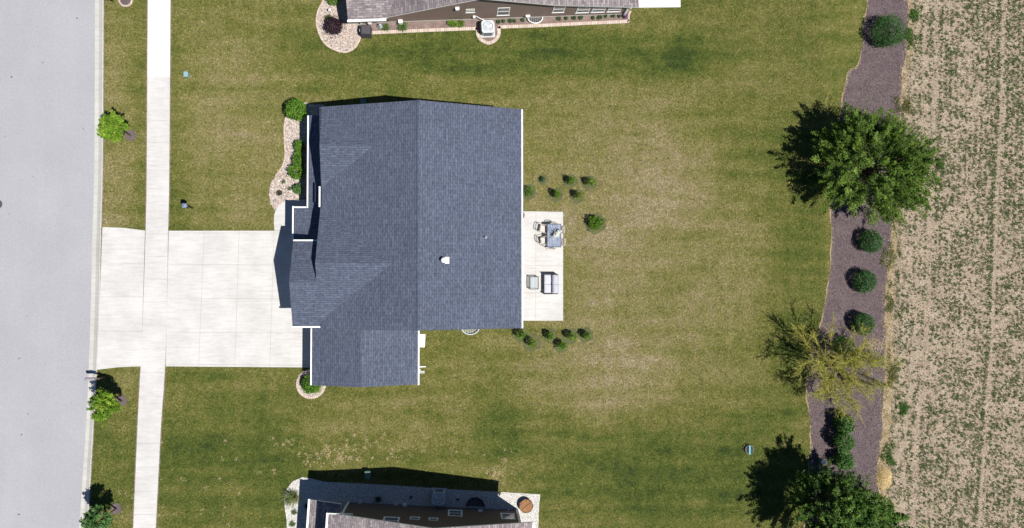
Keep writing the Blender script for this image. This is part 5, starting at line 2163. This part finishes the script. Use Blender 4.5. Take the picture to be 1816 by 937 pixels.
# mulch chips
X, Y = scatter(90000, mulch_poly)
n = len(X)
P = np.stack([X, Y, RNG.uniform(.034, .06, n)], 1)
cloud('mulch_chips', leaf_quads(P, .085, 1.6, .34), tints(n, [(.075, .053, .065), (.15, .11, .122), (.11, .08, .085), (.25, .19, .185), (.12, .092, .105)], var=.3), M_CHIP)['kind'] = 'stuff'
# pale litter along both bed edges and under the yellow tree
V, C = [], []
for line, off, cnt in ((wml, -.02, 9), (wmr, .12, 22)):
    for i in range(len(line) - 1):
        for _ in range(cnt):
            t = random.random()
            x = line[i][0] + (line[i + 1][0] - line[i][0]) * t + off + random.gauss(0, .07 if cnt == 9 else .2)
            y = line[i][1] + (line[i + 1][1] - line[i][1]) * t
            V.append((x, y, random.uniform(.04, .06)))
for _ in range(500):
    x, y = G(random.gauss(1555, 14), random.gauss(612, 7))
    V.append((x, y, .06))
P = np.array(V)
cloud('dry_litter', leaf_quads(P, .10, 1.6, .3), tints(len(P), [(.42, .32, .20), (.32, .23, .12), (.52, .42, .30)], var=.25), M_CHIP)['kind'] = 'stuff'


# stones in the pebble beds
def stones(poly, n, r0, r1, cols, z):
    X, Y = scatter(n, poly)
    n = len(X)
    R = RNG.uniform(r0, r1, n)
    a = RNG.uniform(0, math.pi, n)
    V = []
    c_, s_ = np.cos(a), np.sin(a)
    top = np.stack([X, Y, np.full(n, z) + R * .55], 1)
    pts = []
    for k in range(5):
        t = 2 * math.pi * k / 5
        ex, ey = R * math.cos(t), R * .75 * math.sin(t)
        pts.append(np.stack([X + ex * c_ - ey * s_, Y + ex * s_ + ey * c_, np.full(n, z)], 1))
    for k in range(5):
        V.append(np.stack([pts[k], pts[(k + 1) % 5], top], 1))
    return np.concatenate(V), np.tile(tints(n, cols), (5, 1))


PC = [(.52, .44, .38), (.40, .33, .285), (.62, .56, .51), (.30, .25, .22), (.56, .42, .35)]
for pl in (fb_poly, sb_poly, tb_poly):
    V, C = stones(pl, 9000 if pl is not sb_poly else 1800, .02, .05, PC, .03)
    cloud('pebbles', V, C, M_CHIP)['kind'] = 'stuff'
V, C = stones(bb_poly, 16000, .015, .035, [(.64, .61, .57), (.54, .51, .48), (.70, .68, .64), (.48, .45, .42)], .03)
cloud('gravel_stones', V, C, M_CHIP)['kind'] = 'stuff'

X, Y = RNG.uniform(18, 34, 90000), RNG.uniform(-19.5, 21.5, 90000)
k = inpoly(X, Y, gap_poly)
X, Y = X[k], Y[k]
n = len(X)
P = np.stack([X, Y, RNG.uniform(.02, .09, n)], 1)
cloud('strip_weeds', leaf_quads(P, .10, 1.2, .3), tints(n, [(.12, .14, .04), (.42, .33, .20), (.09, .13, .03), (.30, .23, .13), (.50, .40, .28)], var=.25), M_CHIP)['kind'] = 'stuff'

# the field: rows of young plants between wheel tracks, straw litter
T1c = ext([(1661, 0), (1657, 200), (1650, 400), (1643, 600), (1627, 760), (1618, 937)])
T2c = ext([(1779, 0), (1775, 200), (1767, 370), (1759, 600), (1749, 740), (1735, 937)])
ysamp = np.linspace(Y0 - 1, Y1 + 1, 200)
t1x = np.array([xat(T1c, y) for y in ysamp])
t2x = np.array([xat(T2c, y) for y in ysamp])


def vnoise(X, Y, s, seed):
    rg = np.random.default_rng(seed)
    g = rg.random((64, 64))
    x, y = (X * s) % 63, (Y * s) % 63
    i, j = x.astype(int), y.astype(int)
    fx_, fy_ = x - i, y - j
    fx_, fy_ = fx_ * fx_ * (3 - 2 * fx_), fy_ * fy_ * (3 - 2 * fy_)
    i1, j1 = (i + 1) % 64, (j + 1) % 64
    return (g[i, j] * (1 - fx_) + g[i1, j] * fx_) * (1 - fy_) + (g[i, j1] * (1 - fx_) + g[i1, j1] * fx_) * fy_


X, Y = scatter(50000, field_poly)
d1 = X - np.interp(Y, ysamp, t1x)
d2 = X - np.interp(Y, ysamp, t2x)
dens = .08 + 1.45 * np.clip(vnoise(X, Y, .7, 1) * .40 + vnoise(X * .7, Y * 1.6, 2.2, 2) * .45 + vnoise(X, Y, 6.5, 3) * .35 - .36, 0, 1)
dens *= .80 + .40 * np.cos(d1 * 2 * math.pi / .38)
dens[np.abs(d1) < .16] *= .12
dens[np.abs(d2) < .16] *= .10
dens[(d2 > -.42) & (d2 < -.16)] = .75
dens *= 1.0 + .35 * np.clip((X - 30) / 8, 0, 1) + .25 * np.clip((Y - 5) / 15, 0, 1)
dens[(d1 > -.9) & (d1 < -.7)] *= .3
dens[(d1 > -2.2) & (d1 < -.6)] *= .8
k = RNG.random(len(X)) < dens
X, Y = X[k], Y[k]
cc = np.array([(.070, .125, .035), (.105, .165, .055), (.05, .09, .026), (.15, .20, .08), (.19, .19, .09)])
pc = cc[RNG.integers(0, 5, len(X))] * RNG.uniform(.8, 1.2, (len(X), 1))
rep = RNG.integers(2, 8, len(X))
R_ = RNG.uniform(.02, .07, len(X))
X = np.repeat(X, rep) + RNG.normal(size=rep.sum()) * np.repeat(R_, rep)
Y = np.repeat(Y, rep) + RNG.normal(size=rep.sum()) * np.repeat(R_, rep)
pc = np.repeat(pc, rep, 0)
n = len(X)
V, C = [], []
sz = RNG.uniform(.03, .07, n)
for q in range(5):
    a = RNG.uniform(0, 2 * math.pi, n)
    d = np.stack([np.cos(a), np.sin(a), np.zeros(n)], 1)
    L = (sz * RNG.uniform(.6, 1.1, n))[:, None]
    b0 = np.stack([X, Y, np.full(n, .03)], 1) + d * L * .15
    tip = np.stack([X, Y, RNG.uniform(.04, .09, n)], 1) + d * L
    mid = (b0 + tip) / 2 + np.array([0, 0, .03])
    s = np.stack([-np.sin(a), np.cos(a), np.zeros(n)], 1) * L * .28
    V.append(np.stack([b0, mid + s, tip, mid - s], 1))
    C.append(pc * RNG.uniform(.8, 1.2, (n, 1)))
cloud('field_plants', np.concatenate(V), np.concatenate(C), M_LEAF)['kind'] = 'stuff'
X, Y = scatter(110000, field_poly)
n = len(X)
P = np.stack([X, Y, RNG.uniform(.024, .045, n)], 1)
cloud('field_straw', leaf_quads(P, .12, 2.2, .16), tints(n, [(.58, .48, .36), (.42, .33, .25), (.24, .18, .13), (.12, .095, .07), (.66, .58, .47), (.18, .17, .08)], var=.25), M_CHIP)['kind'] = 'stuff'
